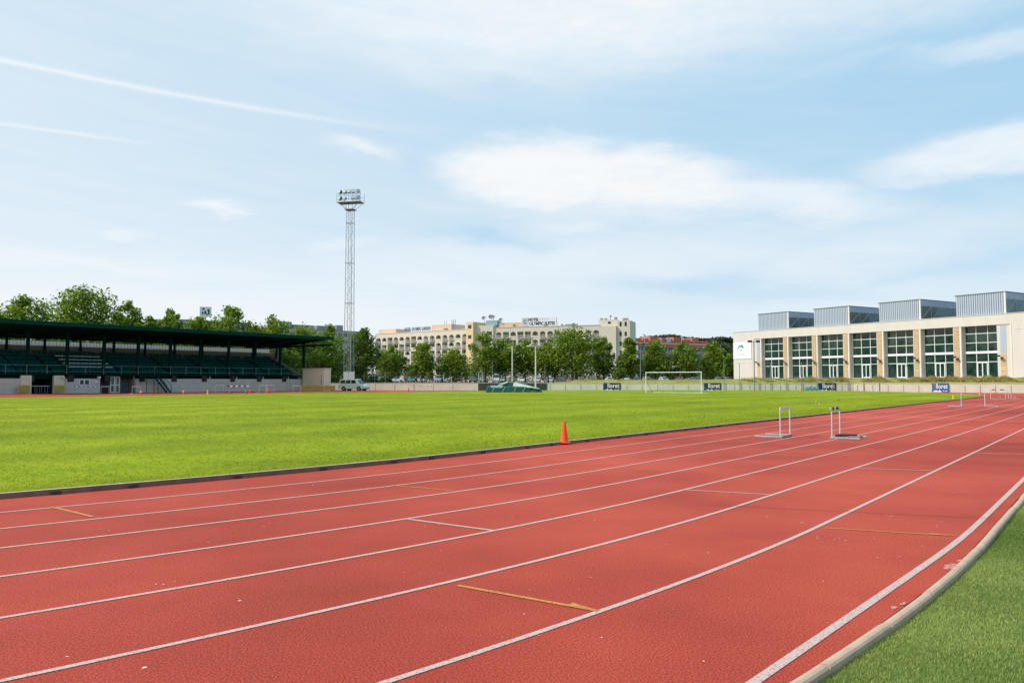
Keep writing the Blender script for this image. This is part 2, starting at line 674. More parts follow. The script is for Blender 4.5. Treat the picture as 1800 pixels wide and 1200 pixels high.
def offset_path(path, d):
    n = len(path)
    out = []
    for i, (s, q) in enumerate(path):
        a = path[max(0, i - 1)]
        b = path[min(n - 1, i + 1)]
        dx, dy = b[0] - a[0], b[1] - a[1]
        l = math.hypot(dx, dy) or 1
        out.append((s - dy / l * d, q + dx / l * d))
    return out


def kerb_solid(path, w, h, mb_top, mb_side, z0=-0.01):
    """kerb with rectangular section: top in one mesh, the faces in another"""
    Lp = offset_path(path, w / 2)
    Rp = offset_path(path, -w / 2)
    for i in range(len(path) - 1):
        l0, l1, r0, r1 = Lp[i], Lp[i + 1], Rp[i], Rp[i + 1]
        ch = 0.008
        mb_top.poly([SQ(*r0, h), SQ(*r1, h), SQ(*l1, h), SQ(*l0, h)])
        mb_side.poly([SQ(*r0, z0), SQ(*r1, z0), SQ(*r1, h), SQ(*r0, h)])
        mb_side.poly([SQ(*l1, z0), SQ(*l0, z0), SQ(*l0, h), SQ(*l1, h)])
    return


inner = oval_path(BASEQ[0], START[0])
OUTQ, OUTS = 1.14, 8.8
outer_near = []
s = -10.0
while s < 20:
    outer_near.append((s, near_q(OUTQ, OUTS, s)))
    s += 0.25
outer_near += [(x, OUTQ) for x in range(20, 88, 4)]

# end wall line (world XY), front foot of the wall
WALL = [Vector((-36.0, 141.5, 0)), Vector((9.2, 129.5, 0)), Vector((51.0, 119.0, 0)), Vector((67.5, 105.5, 0)), Vector((88, 88, 0))]

# red surface: from the outer kerb to the stand and the end wall
tr = MB()
poly = [SQ(s, q + 0.02, 0.0) for s, q in outer_near]
poly += [SQ(92, -12, 0), Vector((88.3, 87.7, 0))]
poly += [Vector((w.x, w.y + 0.1, 0)) for w in reversed(WALL[:-1])]
poly += [SQ(90, 110, 0), SQ(-10, 110, 0), SQ(-40, 60, 0), SQ(-30, 12, 0)]
# split into quads fans to keep triangulation sane
import bmesh
bm = bmesh.new()
vs = [bm.verts.new(p) for p in poly]
fc = bm.faces.new(vs)
if fc.normal.z < 0:
    fc.normal_flip()
bmesh.ops.triangulate(bm, faces=[fc])
me = bpy.data.meshes.new('running_track')
bm.to_mesh(me)
bm.free()
me.materials.append(M['track_red'])
o = bpy.data.objects.new('running_track', me)
col.objects.link(o)
o['kind'] = 'structure'

# infield grass, slightly crowned
def crown(q, s=50):
    t = (q - QC) / RR
    return 0.035 + 0.15 * max(0, 1 - t * t)


ig = MB()
NQ = 40
half = [(s, q) for s, q in inner if q <= QC]
for idx in range(len(half) - 1):
    (s0, q0), (s1, q1) = half[idx], half[idx + 1]
    for k in range(NQ):
        t0, t1 = k / NQ, (k + 1) / NQ

        def pt(s, q, t):
            qq = q + (2 * (QC - q)) * t
            ins = 0.05
            return SQ(s, min(max(qq, q + ins), 2 * QC - q - ins), crown(qq))
        ig.poly([pt(s0, q0, t0), pt(s1, q1, t0), pt(s1, q1, t1), pt(s0, q0, t1)])
o = struct('infield_grass', ig, 'pitch_grass')
o.data.polygons.foreach_set('use_smooth', [True] * len(o.data.polygons))

# artificial turf outside the outer kerb
tf = MB()
for i in range(len(outer_near) - 1):
    a, b = outer_near[i], outer_near[i + 1]
    tf.poly([SQ(a[0], a[1] - 14, -0.022), SQ(b[0], b[1] - 14, -0.022), SQ(b[0], b[1] - 0.065, -0.022), SQ(a[0], a[1] - 0.065, -0.022)])
struct('artificial_turf', tf, 'turf')

# inner kerb: board with a pale top edge and a face whose shade is painted in as dark brown
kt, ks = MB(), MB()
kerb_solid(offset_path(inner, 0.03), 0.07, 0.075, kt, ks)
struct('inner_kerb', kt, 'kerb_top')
struct('inner_kerb_face', ks, 'kerb_side_shade')
kj = MB()
acc = 0
pi = offset_path(inner, -0.012)
nextj = 0.6
for i in range(1, len(pi)):
    a, b = pi[i - 1], pi[i]
    L = math.hypot(b[0] - a[0], b[1] - a[1])
    while nextj < acc + L and nextj < 75:
        t = (nextj - acc) / L
        s_, q_ = a[0] + (b[0] - a[0]) * t, a[1] + (b[1] - a[1]) * t
        p0, p1 = SQ(s_ - 0.06, q_ - 0.012, 0.0), SQ(s_ + 0.06, q_ - 0.012, 0.0)
        kj.hexa([SQ(s_ - .06, q_ - .03, 0.003), SQ(s_ + .06, q_ - .03, 0.003), SQ(s_ + .06, q_ + .02, 0.003), SQ(s_ - .06, q_ + .02, 0.003),
                 SQ(s_ - .06, q_ - .02, 0.045), SQ(s_ + .06, q_ - .02, 0.045), SQ(s_ + .06, q_ + .02, 0.045), SQ(s_ - .06, q_ + .02, 0.045)])
        nextj += 1.0 if int(nextj) % 2 else 1.6
    acc += L
struct('inner_kerb_brackets', kj, 'joint')

# outer kerb: rounded concrete stones with joints
def outer_kerb():
    mb = MB()
    acc = 0
    seg = 1.0
    prof = [(-0.0, -0.02), (0.0, 0.016), (-0.012, 0.028), (-0.038, 0.033), (-0.058, 0.029), (-0.070, 0.018), (-0.072, -0.12)]
    path = []
    s = -9.0
    while s < 84:
        q = near_q(OUTQ, OUTS, s)
        path.append((s, q))
        s += 0.1 if s < 25 else 0.5
    dist = [0]
    for i in range(1, len(path)):
        dist.append(dist[-1] + math.hypot(path[i][0] - path[i - 1][0], path[i][1] - path[i - 1][1]))
    rings = []
    rk = random.Random(3)
    jog = 0
    lastk = -1
    for i, (s, q) in enumerate(path):
        k = int(dist[i] / seg)
        gap = (dist[i] - k * seg) < 0.1 and s < 25
        if k != lastk:
            jog = rk.uniform(-0.006, 0.006)
            lastk = k
        a, b = path[max(0, i - 1)], path[min(len(path) - 1, i + 1)]
        dx, dy = b[0] - a[0], b[1] - a[1]
        l = math.hypot(dx, dy)
        nx, ny = -dy / l, dx / l
        ring = []
        for (o_, z_) in prof:
            ring.append(SQ(s + nx * (o_ + jog), q + ny * (o_ + jog), z_ - (0.0)))
        rings.append((ring, k))
    for i in range(len(rings) - 1):
        r0, k0 = rings[i]
        r1, k1 = rings[i + 1]
        if k0 != k1:
            # thin dark joint: close the stone, leave a 6 mm notch
            m0 = [p.lerp(q_, 0.82) for p, q_ in zip(r0, r1)]
            for j in range(len(prof) - 1):
                mb.poly([r0[j], m0[j], m0[j + 1], r0[j + 1]])
            mb.poly(m0)
            low = [Vector((p.x, p.y, p.z - 0.02)) for p in m0]
            low1 = [Vector((p.x, p.y, p.z - 0.02)) for p in r1]
            for j in range(len(prof) - 1):
                mb.poly([low[j], low1[j], low1[j + 1], low[j + 1]])
            mb.poly(list(reversed(r1)))
        else:
            for j in range(len(prof) - 1):
                mb.poly([r0[j], r1[j], r1[j + 1], r0[j + 1]])
    return mb


struct('outer_kerb', outer_kerb(), 'kerb_stone')

# lane lines
for k in range(1, 9):
    lm = MB()
    ribbon(oval_path(BASEQ[k], START[k]), 0.05 if k < 8 else 0.062, 0.004, lm)
    o = struct('lane_line', lm, 'line_white')

# short cross marks and arrows in the lanes (start marks of the hurdle and relay zones)
def mark(p0, p1, w, m, arrow=False, z=0.005):
    a, b = gp(*p0), gp(*p1)
    d = (b - a).normalized()
    n = Vector((-d.y, d.x, 0)) * w / 2
    up = Vector((0, 0, z))
    mb = MB()
    mb.poly([a - n + up, b - n + up, b + n + up, a + n + up])
    if arrow:
        t = b - d * 0.02
        nn = Vector((-d.y, d.x, 0)) * w * 1.6
        mb.poly([b - d * 0.24 - nn * .4 + up * 1.3, b + up * 1.3, b - d * 0.24 + nn + up * 1.3])
    o = struct('lane_mark', mb, m)


mark((718, 912.5), (872, 933), 0.05, 'line_white')
mark((1208, 861), (1352, 869), 0.045, 'line_white')
mark((1506, 823), (1642, 827), 0.045, 'line_white')
mark((1713, 796), (1830, 798.5), 0.045, 'line_white')
mark((92, 891), (163, 908), 0.05, 'line_yellow')
mark((690, 853), (795, 862), 0.045, 'line_yellow')
mark((1075, 823), (1172, 828), 0.04, 'line_yellow')
mark((1345, 798), (1432, 802), 0.04, 'line_yellow')
mark((805, 1029), (1052, 1074), 0.045, 'line_yellow', True)
mark((1450, 928), (1682, 942), 0.036, 'line_yellow', True)

mark((1230, 886.5), (1740, 911.5), 0.014, 'seam', z=0.006)
for (x_, y_, w_, h_) in ((1672, 996, .16, .05), (1690, 986, .08, .035), (1588, 1061, .07, .02), (1572, 1068, .05, .02), (1780, 868, .05, .015)):
    c_ = gp(x_, y_)
    rp_ = random.Random(int(x_))
    pm_ = MB()
    pm_.poly([c_ + U * (math.cos(a_) * w_ * rp_.uniform(.6, 1.2)) + N * (math.sin(a_) * h_ * rp_.uniform(.6, 1.2)) + Vector((0, 0, .004)) for a_ in [2 * PI * k_ / 11 for k_ in range(11)]])
    struct('bare_patch', pm_, 'bare_patch')

fl = MB()
rf_ = random.Random(99)
spots = [(1560, 908, 10, 8), (1655, 919, 14, 5), (1440, 942, 12, 4), (1478, 950, 8, 3), (1625, 961, 6, 2), (1300, 960, 60, 3), (1056, 1122, 3, 1), (375, 1003, 3, 1), (985, 858, 40, 3),
         (290, 1026, 14, 3), (420, 1054, 6, 2), (700, 885, 60, 3), (1500, 850, 150, 12), (1250, 900, 260, 14), (800, 980, 400, 12), (1600, 800, 150, 8), (1250, 1080, 300, 8), (300, 940, 250, 7)]
for (x_, y_, sp_, n_) in spots:
    for _ in range(n_):
        c_ = gp(x_ + rf_.gauss(0, sp_), y_ + rf_.gauss(0, sp_ * .3)) + Vector((0, 0, .0065))
        w_ = rf_.uniform(.004, .012)
        k0 = rf_.uniform(0, 6)
        fl.poly([c_ + Vector((math.cos(k0 + a_) * w_ * rf_.uniform(.4, 1.5), math.sin(k0 + a_) * w_ * rf_.uniform(.3, .9), 0)) for a_ in (0, 1.3, 2.6, 3.9, 5.1)])
tag(fl.build('paint_flecks', 'letter_white'), 'tiny white flecks of worn paint scattered over the red track', 'flecks', kind='stuff')

# concrete edge strip in front of the end wall far right, paved apron before the stand
# upper ground behind the end wall (car park level)
up = MB()
tops = [Vector((w.x, w.y + 0.25, 1.28)) for w in WALL]
far = [Vector((w.x * 22, 3000, 1.28)) for w in WALL]
far[0].x = -2600
for i in range(len(WALL) - 1):
    up.poly([tops[i], tops[i + 1], far[i + 1], far[i]])
up.poly([tops[-1], Vector((400, 20, 1.28)), Vector((2600, 500, 1.28)), far[-1]])
up.poly([Vector((-36, 141.7, 1.28)), far[0], Vector((-2600, 400, 1.28)), SQ(60, 121, 1.28), SQ(88, 121, 1.28)])
struct('upper_ground', up, 'earth')
pk = MB()
pk.poly([(-75, 176, 1.287), (30, 172, 1.287), (75, 190, 1.287), (90, 262, 1.287), (-90, 262, 1.287)])
struct('car_park', pk, 'asphalt')

# grassy bank above the wall
def wall_pt(t):
    """t in pixels column -> point on wall foot"""
    u = ray(t, 670).x / ray(t, 670).y
    for a, b in zip(WALL[:-1], WALL[1:]):
        # x = u*y
        d = b - a
        den = d.x - u * d.y
        k = (u * a.y - a.x) / den
        if -0.001 <= k <= 1.001:
            return a + d * k
    return WALL[-1] if t > 900 else WALL[0]


bk = MB()
cols_ = []
rb = random.Random(11)
for px in range(950, 1960, 10):
    f = wall_pt(min(px, 1895))
    if px > 1895:
        f = f + Vector((px - 1895, -(px - 1895), 0)) * 0.1
    ramp = min(1, max(0, (px - 950) / 60))
    hall = min(1, max(0, (px - 1240) / 60))
    n = Vector((0.35, 0.94, 0)) if px < 1500 else Vector((0.65, 0.76, 0))
    top = (0.50 * ramp)
    row = [f + n * 0.26 + Vector((0, 0, 1.2)),
           f + n * 0.6 + Vector((0, 0, 1.27 + 0.12 * ramp + rb.uniform(-.02, .02))),
           f + n * 3 + Vector((0, 0, 1.29 + top * 0.75 + rb.uniform(-.03, .03))),
           f + n * 6 + Vector((0, 0, 1.29 + top + 0.18 * hall + rb.uniform(-.04, .04))),
           f + n * 11 + Vector((0, 0, 1.29 + top * (0.6 + 0.4 * hall) + 0.28 * hall)),
           f + n * 19 + Vector((0, 0, 1.25 + 0.85 * hall)),
           f + n * 60 + Vector((0, 0, 1.20 + 0.85 * hall))]
    cols_.append(row)
for a, b in zip(cols_[:-1], cols_[1:]):
    for j in range(len(a) - 1):
        bk.poly([a[j], b[j], b[j + 1], a[j + 1]])
o = struct('grass_bank', bk, 'bank')
o.data.polygons.foreach_set('use_smooth', [True] * len(o.data.polygons))

# hills
hl = MB()


def hill(px0, px1, depth, prof, name):
    mb = MB()
    n = len(prof) - 1
    rows = []
    for i, h in enumerate(prof):
        px = px0 + (px1 - px0) * i / n
        p = at(px, 670, depth)
        b = at(px, 670, depth + 160)
        rows.append([Vector((p.x * .93, p.y * .93, 1.2)), Vector((p.x, p.y, 1.2 + h)), Vector((b.x, b.y, 1.2 + h * 0.9)), Vector((b.x * 1.2, b.y * 1.2, 0))])
    for a, b in zip(rows[:-1], rows[1:]):
        for j in range(3):
            mb.poly([a[j], b[j], b[j + 1], a[j + 1]])
    o = struct(name, mb, 'hillside')
    o.data.polygons.foreach_set('use_smooth', [True] * len(o.data.polygons))


hill(1060, 1420, 560, [8, 22, 28, 29, 28, 27, 25, 27, 29, 29, 27, 25, 20, 10], 'wooded_hill')

# ------------------------------------------------------------------ foliage things
def leaf_cloud(mb, rg, lobes, n, size, flat=0.0):
    tot = sum(l[3] ** 2 for l in lobes)
    for (cx, cy, cz, r, sq) in lobes:
        k = max(6, int(n * r * r / tot))
        for _ in range(k):
            th = rg.uniform(0, 2 * PI)
            c = rg.uniform(-1, 1)
            s_ = math.sqrt(1 - c * c)
            rad = r * (rg.random() ** 0.5) * rg.uniform(0.82, 1.12)
            x, y, z = cx + rad * s_ * math.cos(th), cy + rad * s_ * math.sin(th), cz + rad * c * sq
            a = rg.uniform(0, 2 * PI)
            tl = rg.gauss(0, 0.55) if flat == 0 else rg.gauss(0, flat)
            t2 = rg.gauss(0, 0.7)
            e = Euler((tl + 0.2, t2, a))
            sz = size * rg.uniform(0.55, 1.25)
            ax = e.to_matrix() @ Vector((sz, 0, 0))
            ay = e.to_matrix() @ Vector((0, sz * 0.7, 0))
            p = Vector((x, y, z))
            b = len(mb.v)
            mb.v += [tuple(p - ax * .5), tuple(p - ay * .5), tuple(p + ax * .5), tuple(p + ay * .5)]
            mb.f.append((b, b + 1, b + 2, b + 3))


def tree(base, H, W, label, group, seed, trunk=0.22, leafmat='leaf_plane', n=2600, size=0.55, name='plane_tree', shape='oval', cat='tree'):
    rg = random.Random(seed)
    root = empty(name, base, rg.uniform(0, 6), label, cat, group)
    tz = H * trunk
    tm = MB()
    lean = rg.uniform(-0.03, 0.03)
    tp = Vector((lean * H, 0, tz))
    r0 = 0.018 * H + 0.05
    tm.tube((0, 0, -0.2), tp, r0, r0 * 0.75, 8)
    lobes = []
    ch = H - tz
    nl = 16
    for i in range(nl):
        t = (i + 0.5) / nl
        z = tz + ch * (0.06 + 0.86 * t)
        if shape == 'oval':
            env = math.sin(PI * min(1, (t * 0.86 + 0.16))) ** 0.7
        elif shape == 'pointed':
            env = (1 - t * 0.66) * min(1, 0.6 + t * 2.2)
        elif shape == 'dome':
            env = min(1.0, 0.75 + t) if t < .62 else math.sqrt(max(0.06, 1 - ((t - .62) / .42) ** 2))
        else:
            env = math.sin(PI * (0.12 + 0.8 * t)) ** 0.5
        rad = W / 2 * env
        a = i * 2.4 + rg.uniform(-.5, .5)
        d = rad * rg.uniform(0.35, 0.68)
        r = max(W * 0.12, rad * rg.uniform(0.46, 0.62))
        if t > 0.9:
            d *= 0.3
        lobes.append((d * math.cos(a), d * math.sin(a), z, r, rg.uniform(0.8, 1.05)))
    # protruding sprigs that break the outline
    for i in range(12):
        t = rg.uniform(0.05, 1)
        env = math.sin(PI * min(1, (t * 0.86 + 0.16))) ** 0.7 if shape != 'pointed' else (1 - t * 0.75)
        a = rg.uniform(0, 2 * PI)
        d = W / 2 * env * rg.uniform(0.8, 1.0)
        lobes.append((d * math.cos(a), d * math.sin(a), tz + ch * (0.08 + 0.86 * t), W * rg.uniform(0.07, 0.12), 1.0))
    top = tp
    seq = [tp]
    for i in range(1, 5):
        seq.append(Vector((lean * H + rg.uniform(-.02, .02) * H, rg.uniform(-.02, .02) * H, tz + ch * 0.2 * i)))
    rr = r0 * 0.75
    for a_, b_ in zip(seq[:-1], seq[1:]):
        tm.tube(a_, b_, rr, rr * 0.7, 6, False)
        rr *= 0.7
    for (x, y, z, r, q) in lobes[:nl]:
        st = seq[min(len(seq) - 1, max(0, int((z - tz) / (ch * 0.2)) - 1))]
        tm.tube(st, (x, y, z), r0 * 0.3, r0 * 0.08, 5, False)
    cm = MB()
    leaf_cloud(cm, rg, lobes, n, size)
    tm.build('trunk', 'bark' if leafmat != 'leaf_pine' else 'bark_dark', root, smooth=True)
    cm.build('crown', leafmat, root)
    return root


def px_tree(px, ytop, wpx, depth, zb, label, group, seed, wf=1.40, **k):
    b = at(px, 670, depth)
    top = at(px, ytop, depth).z
    W = wpx * depth / F * wf
    b.z = zb
    return tree(b, top - zb, W, label, group, seed, **k)


# trees beyond the grandstand
G1 = 'plane trees behind the grandstand'
behind = [
    (38, 508, 84, 131, 'full plane tree over the grandstand roof nearest the left picture edge', 'oval'),
    (-22, 535, 70, 131, 'plane tree cut by the left picture edge above the stand roof', 'oval'),
    (142, 494, 112, 133, 'tallest and broadest plane tree above the grandstand roof', 'oval'),
    (222, 520, 64, 133, 'pointed plane tree just right of the tallest one behind the stand', 'pointed'),
    (262, 543, 46, 134, 'small low plane tree top between the pointed and the rounded crown', 'oval'),
    (297, 535, 56, 133, 'rounded plane tree crown left of the rooftop billboard', 'oval'),
    (350, 544, 62, 134, 'plane tree whose crown covers the lower part of the billboard', 'pointed'),
    (402, 531, 74, 133, 'dense rounded plane tree just right of the billboard', 'oval'),
    (446, 562, 56, 134, 'low plane tree in the gap between two higher crowns', 'oval'),
    (476, 548, 72, 132, 'plane tree with ragged top above the right half of the stand roof', 'oval'),
    (532, 564, 80, 131, 'sunlit plane tree over the right tip of the grandstand roof', 'oval'),
    (578, 566, 66, 131, 'plane tree directly left of the floodlight mast', 'oval'),
    (638, 566, 60, 131, 'dark plane tree directly right of the floodlight mast', 'oval'),
]
for i, (px, yt, w, q, lab, shp) in enumerate(behind):
    u = ray(px, 670).x / ray(px, 670).y
    Z = q / (N.y + N.x * u)
    px_tree(px, yt + (8 if i % 2 == 0 else 2), w, Z, 0.5, lab, G1, 100 + i, trunk=0.20 if px < 500 else 0.10, leafmat='leaf_dark' if px > 620 else 'leaf_plane', n=7500 if i != 2 else 11000, size=0.50, shape='dome' if i % 2 == 0 else 'oval', wf=1.08 if i % 2 == 0 else 1.3)

G2 = 'plane trees in front of the hotels'
row = [
    (688, 607, 40, 195, 'narrow plane tree farthest left before the hotel, right of the mast', 'oval'),
    (742, 603, 48, 195, 'plane tree below the rooftop letters of the left hotel', 'pointed'),
    (796, 612, 52, 197, 'low broad plane tree behind the blue parked van', 'oval'),
    (852, 582, 58, 192, 'tall plane tree before the orange tower of the hotel', 'pointed'),
    (888, 592, 54, 194, 'plane tree touching the right side of the tall one by the tower', 'oval'),
    (924, 595, 48, 197, 'plane tree under the white hotel billboard', 'oval'),
    (964, 597, 46, 193, 'light green plane tree left of the biggest round crown', 'oval'),
    (1007, 576, 70, 190, 'biggest, roundest plane tree before the right hotel', 'round'),
    (1061, 590, 46, 195, 'slim pointed plane tree right of the biggest round crown', 'pointed'),
    (1107, 591, 42, 193, 'plane tree beside the right end wall of the hotel', 'pointed'),
    (1153, 596, 50, 195, 'plane tree in front of the left end of the red brick block', 'pointed'),
    (1203, 599, 48, 196, 'plane tree in front of the middle of the red brick block', 'oval'),
    (1256, 598, 46, 198, 'plane tree right of the red brick block below the pines', 'pointed'),
    (1283, 620, 30, 212, 'small plane tree partly hidden by the sports hall corner', 'oval'),
]
for i, (px, yt, w, Z, lab, shp) in enumerate(row):
    px_tree(px, yt, w, Z, 1.28, lab, G2, 200 + i, trunk=0.16, n=4200 if w < 60 else 7000, size=0.58, shape=shp, leafmat='leaf_plane')

G3 = 'small trees in the car park'
for i, (px, yt, w, Z, lab) in enumerate([
    (1089, 643, 20, 185, 'small dark round tree in the car park below the hotel end wall'),
    (1237, 640, 26, 232, 'small dark tree between two plane trees before the brick block'),
    (722, 640, 30, 240, 'small dark tree under the left hotel between two plane trees'),
    (820, 638, 34, 238, 'dark low tree between the quad lantern and the tall plane tree'),
]):
    px_tree(px, yt, w, Z, 1.28, lab, G3, 300 + i, trunk=0.25, n=900, size=0.5, leafmat='leaf_dark', name='small_tree')


def hedge(px0, px1, ytop, depth, zb, label, seed, n=2500, name='hedge', thick=3.0, leafmat='leaf_hedge', size=0.5, group='hedges around the car park'):
    a, b = at(px0, 670, depth), at(px1, 670, depth)
    L = (b - a).length
    H = at(px0, ytop, depth).z - zb
    root = empty(name, (a.x, a.y, zb), math.atan2(b.y - a.y, b.x - a.x), label, 'hedge', group)
    rg = random.Random(seed)
    mb = MB()
    lobes = []
    k = int(L / (H * 0.7)) + 1
    for i in range(k + 1):
        for zz in (0.25, 0.62):
            lobes.append((L * i / k + rg.uniform(-.3, .3), thick / 2 + rg.uniform(-.4, .4), H * zz * rg.uniform(0.85, 1.1), H * rg.uniform(0.36, 0.46), 0.95))
    leaf_cloud(mb, rg, lobes, n, size)
    mb.build('foliage', leafmat, root)
    for i in range(0, k + 1, max(1, k // 12)):
        MB().tube((L * i / k, thick / 2, -0.1), (L * i / k, thick / 2, H * 0.5), 0.06, 0.03, 5).build('stem', 'bark_dark', root)
    return root


hedge(566, 680, 660, 150, 1.0, 'clipped dark hedge behind the van at the foot of the mast', 31, 3600, size=0.45)
hedge(640, 800, 650, 262, 1.25, 'dark hedge below the left hotel balconies', 32, 3000, thick=4, size=0.7)
hedge(800, 1010, 645, 262, 1.25, 'dark hedge below the middle of the hotel', 33, 3800, thick=4, size=0.7)
hedge(1010, 1110, 648, 262, 1.25, 'dark hedge at the right hotel end wall', 34, 2200, thick=4, size=0.7)
hedge(1110, 1290, 647, 262, 1.25, 'dark hedge before the red brick block', 35, 3400, thick=4, size=0.7)
hedge(-60, 340, 598, 138, 0.5, 'dark hedge seen through the gap under the left half of the stand roof', 36, 9000, thick=4, leafmat='leaf_dark', size=0.5) if False else None
# bushes behind the stand, following the stand line
for i, (pa, pb, lab) in enumerate([(-40, 150, 'dark shrubbery behind the left third of the grandstand'),
                                   (150, 340, 'dark shrubbery behind the middle of the grandstand'),
                                   (340, 600, 'dark shrubbery behind the right third of the grandstand')]):
    s0, s1 = s_at(pa, 125), s_at(pb, 125)
    rg = random.Random(60 + i)
    a = SQ(s0, 125, 0.3)
    root = empty('shrubbery', a, TH, lab, 'shrubs', 'shrubbery behind the grandstand')
    L = s1 - s0
    H = 8.2 if i < 2 else 7.6
    lobes = []
    k = int(L / 2.2)
    for j in range(k + 1):
        for zz in (0.2, 0.5, 0.76):
            lobes.append((L * j / k, rg.uniform(-.8, .8), H * zz * rg.uniform(.88, 1.12), H * rg.uniform(.17, .25), 1.0))
    mb = MB()
    leaf_cloud(mb, rg, lobes, 6500, 0.5)
    mb.build('foliage', 'leaf_dark', root)
    for j in range(0, k + 1, 2):
        MB().tube((L * j / k, 0, -0.3), (L * j / k, 0, H * 0.6), 0.08, 0.04, 5).build('stem', 'bark_dark', root)

# stone pines on the hill
G4 = 'umbrella pines on the wooded hill'
pines = [(1128, 590, 44), (1152, 585, 40), (1178, 583, 44), (1200, 586, 34), (1222, 588, 36), (1246, 589, 40), (1268, 587, 44), (1290, 589, 36), (1140, 600, 34), (1262, 606, 40), (1285, 612, 36), (1236, 602, 30)]
pl = ['leftmost umbrella pine on the hill', 'umbrella pine left of the highest crown', 'highest umbrella pine crown on the hill',
      'umbrella pine just right of the highest crown', 'low umbrella pine over the middle of the brick block',
      'umbrella pine over the right end of the brick block', 'broad umbrella pine left of the sports hall', 'umbrella pine touching the sports hall edge',
      'lower pine showing over the left roofs of the brick block', 'lower pine on the slope left of the sports hall', 'lowest pine on the slope at the hall corner',
      'small pine in the dip between the two hill crests']
for i, (px, yt, w) in enumerate(pines):
    Z = 520 if i < 8 else 480
    b = at(px, 670, Z)
    top = at(px, yt, Z).z
    W = w * Z / F
    rg = random.Random(400 + i)
    zb = 8
    root = empty('umbrella_pine', (b.x, b.y, zb), 0, pl[i], 'tree', G4)
    H = top - zb
    tm = MB()
    tm.tube((0, 0, -4), (0.3, 0, H * 0.7), 0.5, 0.3, 7)
    lobes = []
    for j in range(9):
        a = j * 2.4
        d = W / 2 * math.sqrt((j + .3) / 9) * 0.8
        lobes.append((d * math.cos(a), d * math.sin(a), H - 3.2 - 1.3 * (d / (W / 2)) ** 2, W * 0.21, 0.5))
        tm.tube((0.3, 0, H * 0.6), (d * math.cos(a), d * math.sin(a), H - 4), 0.2, 0.08, 5, False)
    cm = MB()
    leaf_cloud(cm, rg, lobes, 1500, 1.3)
    tm.build('trunk', 'bark_dark', root)
    cm.build('crown', 'leaf_pine', root)
# ground cover of the wooded slope
rg = random.Random(77)
mb = MB()
lobes = []
for i in range(60):
    px = rg.uniform(1105, 1300)
    Z = rg.uniform(470, 560)
    b = at(px, 670, Z)
    lobes.append((b.x, b.y, rg.uniform(10, 27), rg.uniform(4, 7), 0.7))
leaf_cloud(mb, rg, lobes, 9000, 1.6)
tag(mb.build('far_wood', 'leaf_pine'), 'dark mixed wood covering the far hillside below the umbrella pines', 'wood', kind='stuff')

# weeds along the bank
def weeds(px0, px1, n, h, label, m, seed, name='weeds', offs=(1.0, 7.0), hgt=None):
    rg = random.Random(seed)
    mb = MB()
    for _ in range(n):
        px = rg.uniform(px0, px1)
        f = wall_pt(px)
        nn = Vector((0.35, 0.94, 0)) if px < 1500 else Vector((0.65, 0.76, 0))
        d = rg.uniform(*offs)
        ramp = min(1, max(0, (px - 950) / 60))
        z = 1.25 + 0.5 * ramp * min(1, d / 6)
        cl = 0.55 + 0.22 * math.sin(px * 0.061 + math.sin(px * 0.017) * 4) + 0.23 * math.sin(px * 0.19 + d * 1.3)
        hh = h * rg.uniform(0.3, 1.0) * cl
        p = f + nn * d + Vector((0, 0, z))
        a = rg.uniform(0, PI)
        w = rg.uniform(0.05, 0.13)
        dx = Vector((math.cos(a), math.sin(a), 0)) * w
        le = Vector((rg.uniform(-.3, .3), rg.uniform(-.3, .3), 0)) * hh
        b = len(mb.v)
        mb.v += [tuple(p - dx), tuple(p + dx), tuple(p + le + Vector((0, 0, hh)))]
        mb.f.append((b, b + 1, b + 2))
    return tag(mb.build(name, m), label, 'weeds', kind='stuff')


weeds(960, 1330, 7000, 0.35, 'short dry grass on the bank above the concrete wall', 'leaf_weed', 5, 'dry_grass')
weeds(1300, 1895, 16000, 0.85, 'tall yellow green weeds on the bank before the sports hall', 'leaf_weed', 6)
weeds(1430, 1895, 6000, 0.9, 'reddish dry weeds mixed into the bank before the sports hall', 'leaf_weed_red', 8, 'dry_weeds')

# ------------------------------------------------------------------ end wall
gw = empty('concrete_wall', WALL[0], 0, 'long low pale concrete wall along the far end of the track', 'wall')
wm = MB()
cap = MB()
jt = []
ang = [math.atan2((b - a).y, (b - a).x) for a, b in zip(WALL[:-1], WALL[1:])]
for a, b in zip(WALL[:-1], WALL[1:]):
    d = (b - a).normalized()
    n = Vector((-d.y, d.x, 0)) * 0.25
    A, B = a - WALL[0], b - WALL[0]
    wm.hexa([A - Vector((0, 0, .1)), B - Vector((0, 0, .1)), B + n - Vector((0, 0, .1)), A + n - Vector((0, 0, .1)),
             A + Vector((0, 0, 1.22)), B + Vector((0, 0, 1.22)), B + n + Vector((0, 0, 1.22)), A + n + Vector((0, 0, 1.22))])
    m = n.normalized() * 0.04
    cap.hexa([A - m + Vector((0, 0, 1.223)), B - m + Vector((0, 0, 1.223)), B + n + m + Vector((0, 0, 1.223)), A + n + m + Vector((0, 0, 1.223)),
              A - m + Vector((0, 0, 1.29)), B - m + Vector((0, 0, 1.29)), B + n + m + Vector((0, 0, 1.29)), A + n + m + Vector((0, 0, 1.29))])
wm.build('wall_face', 'concrete', gw)
cap.build('coping', 'kerb_top', gw)
for px in list(range(660, 830, 34)) + list(range(967, 1880, 27)):
    f = wall_pt(px) - WALL[0]
    j = MB()
    j.box(-0.05, 0.05, -0.02, 0.05, 0.02, 1.0)
    j.build('panel_joint', 'concrete_dark', gw, loc=(f.x, f.y, 0), rot=(0, 0, -0.27 if px < 1500 else -0.70))


def on_wall(px):
    p = wall_pt(px)
    i = 0
    for k in range(len(WALL) - 1):
        if WALL[k].x - 0.01 <= p.x <= WALL[k + 1].x + 0.01:
            i = k
    return p, ang[i]


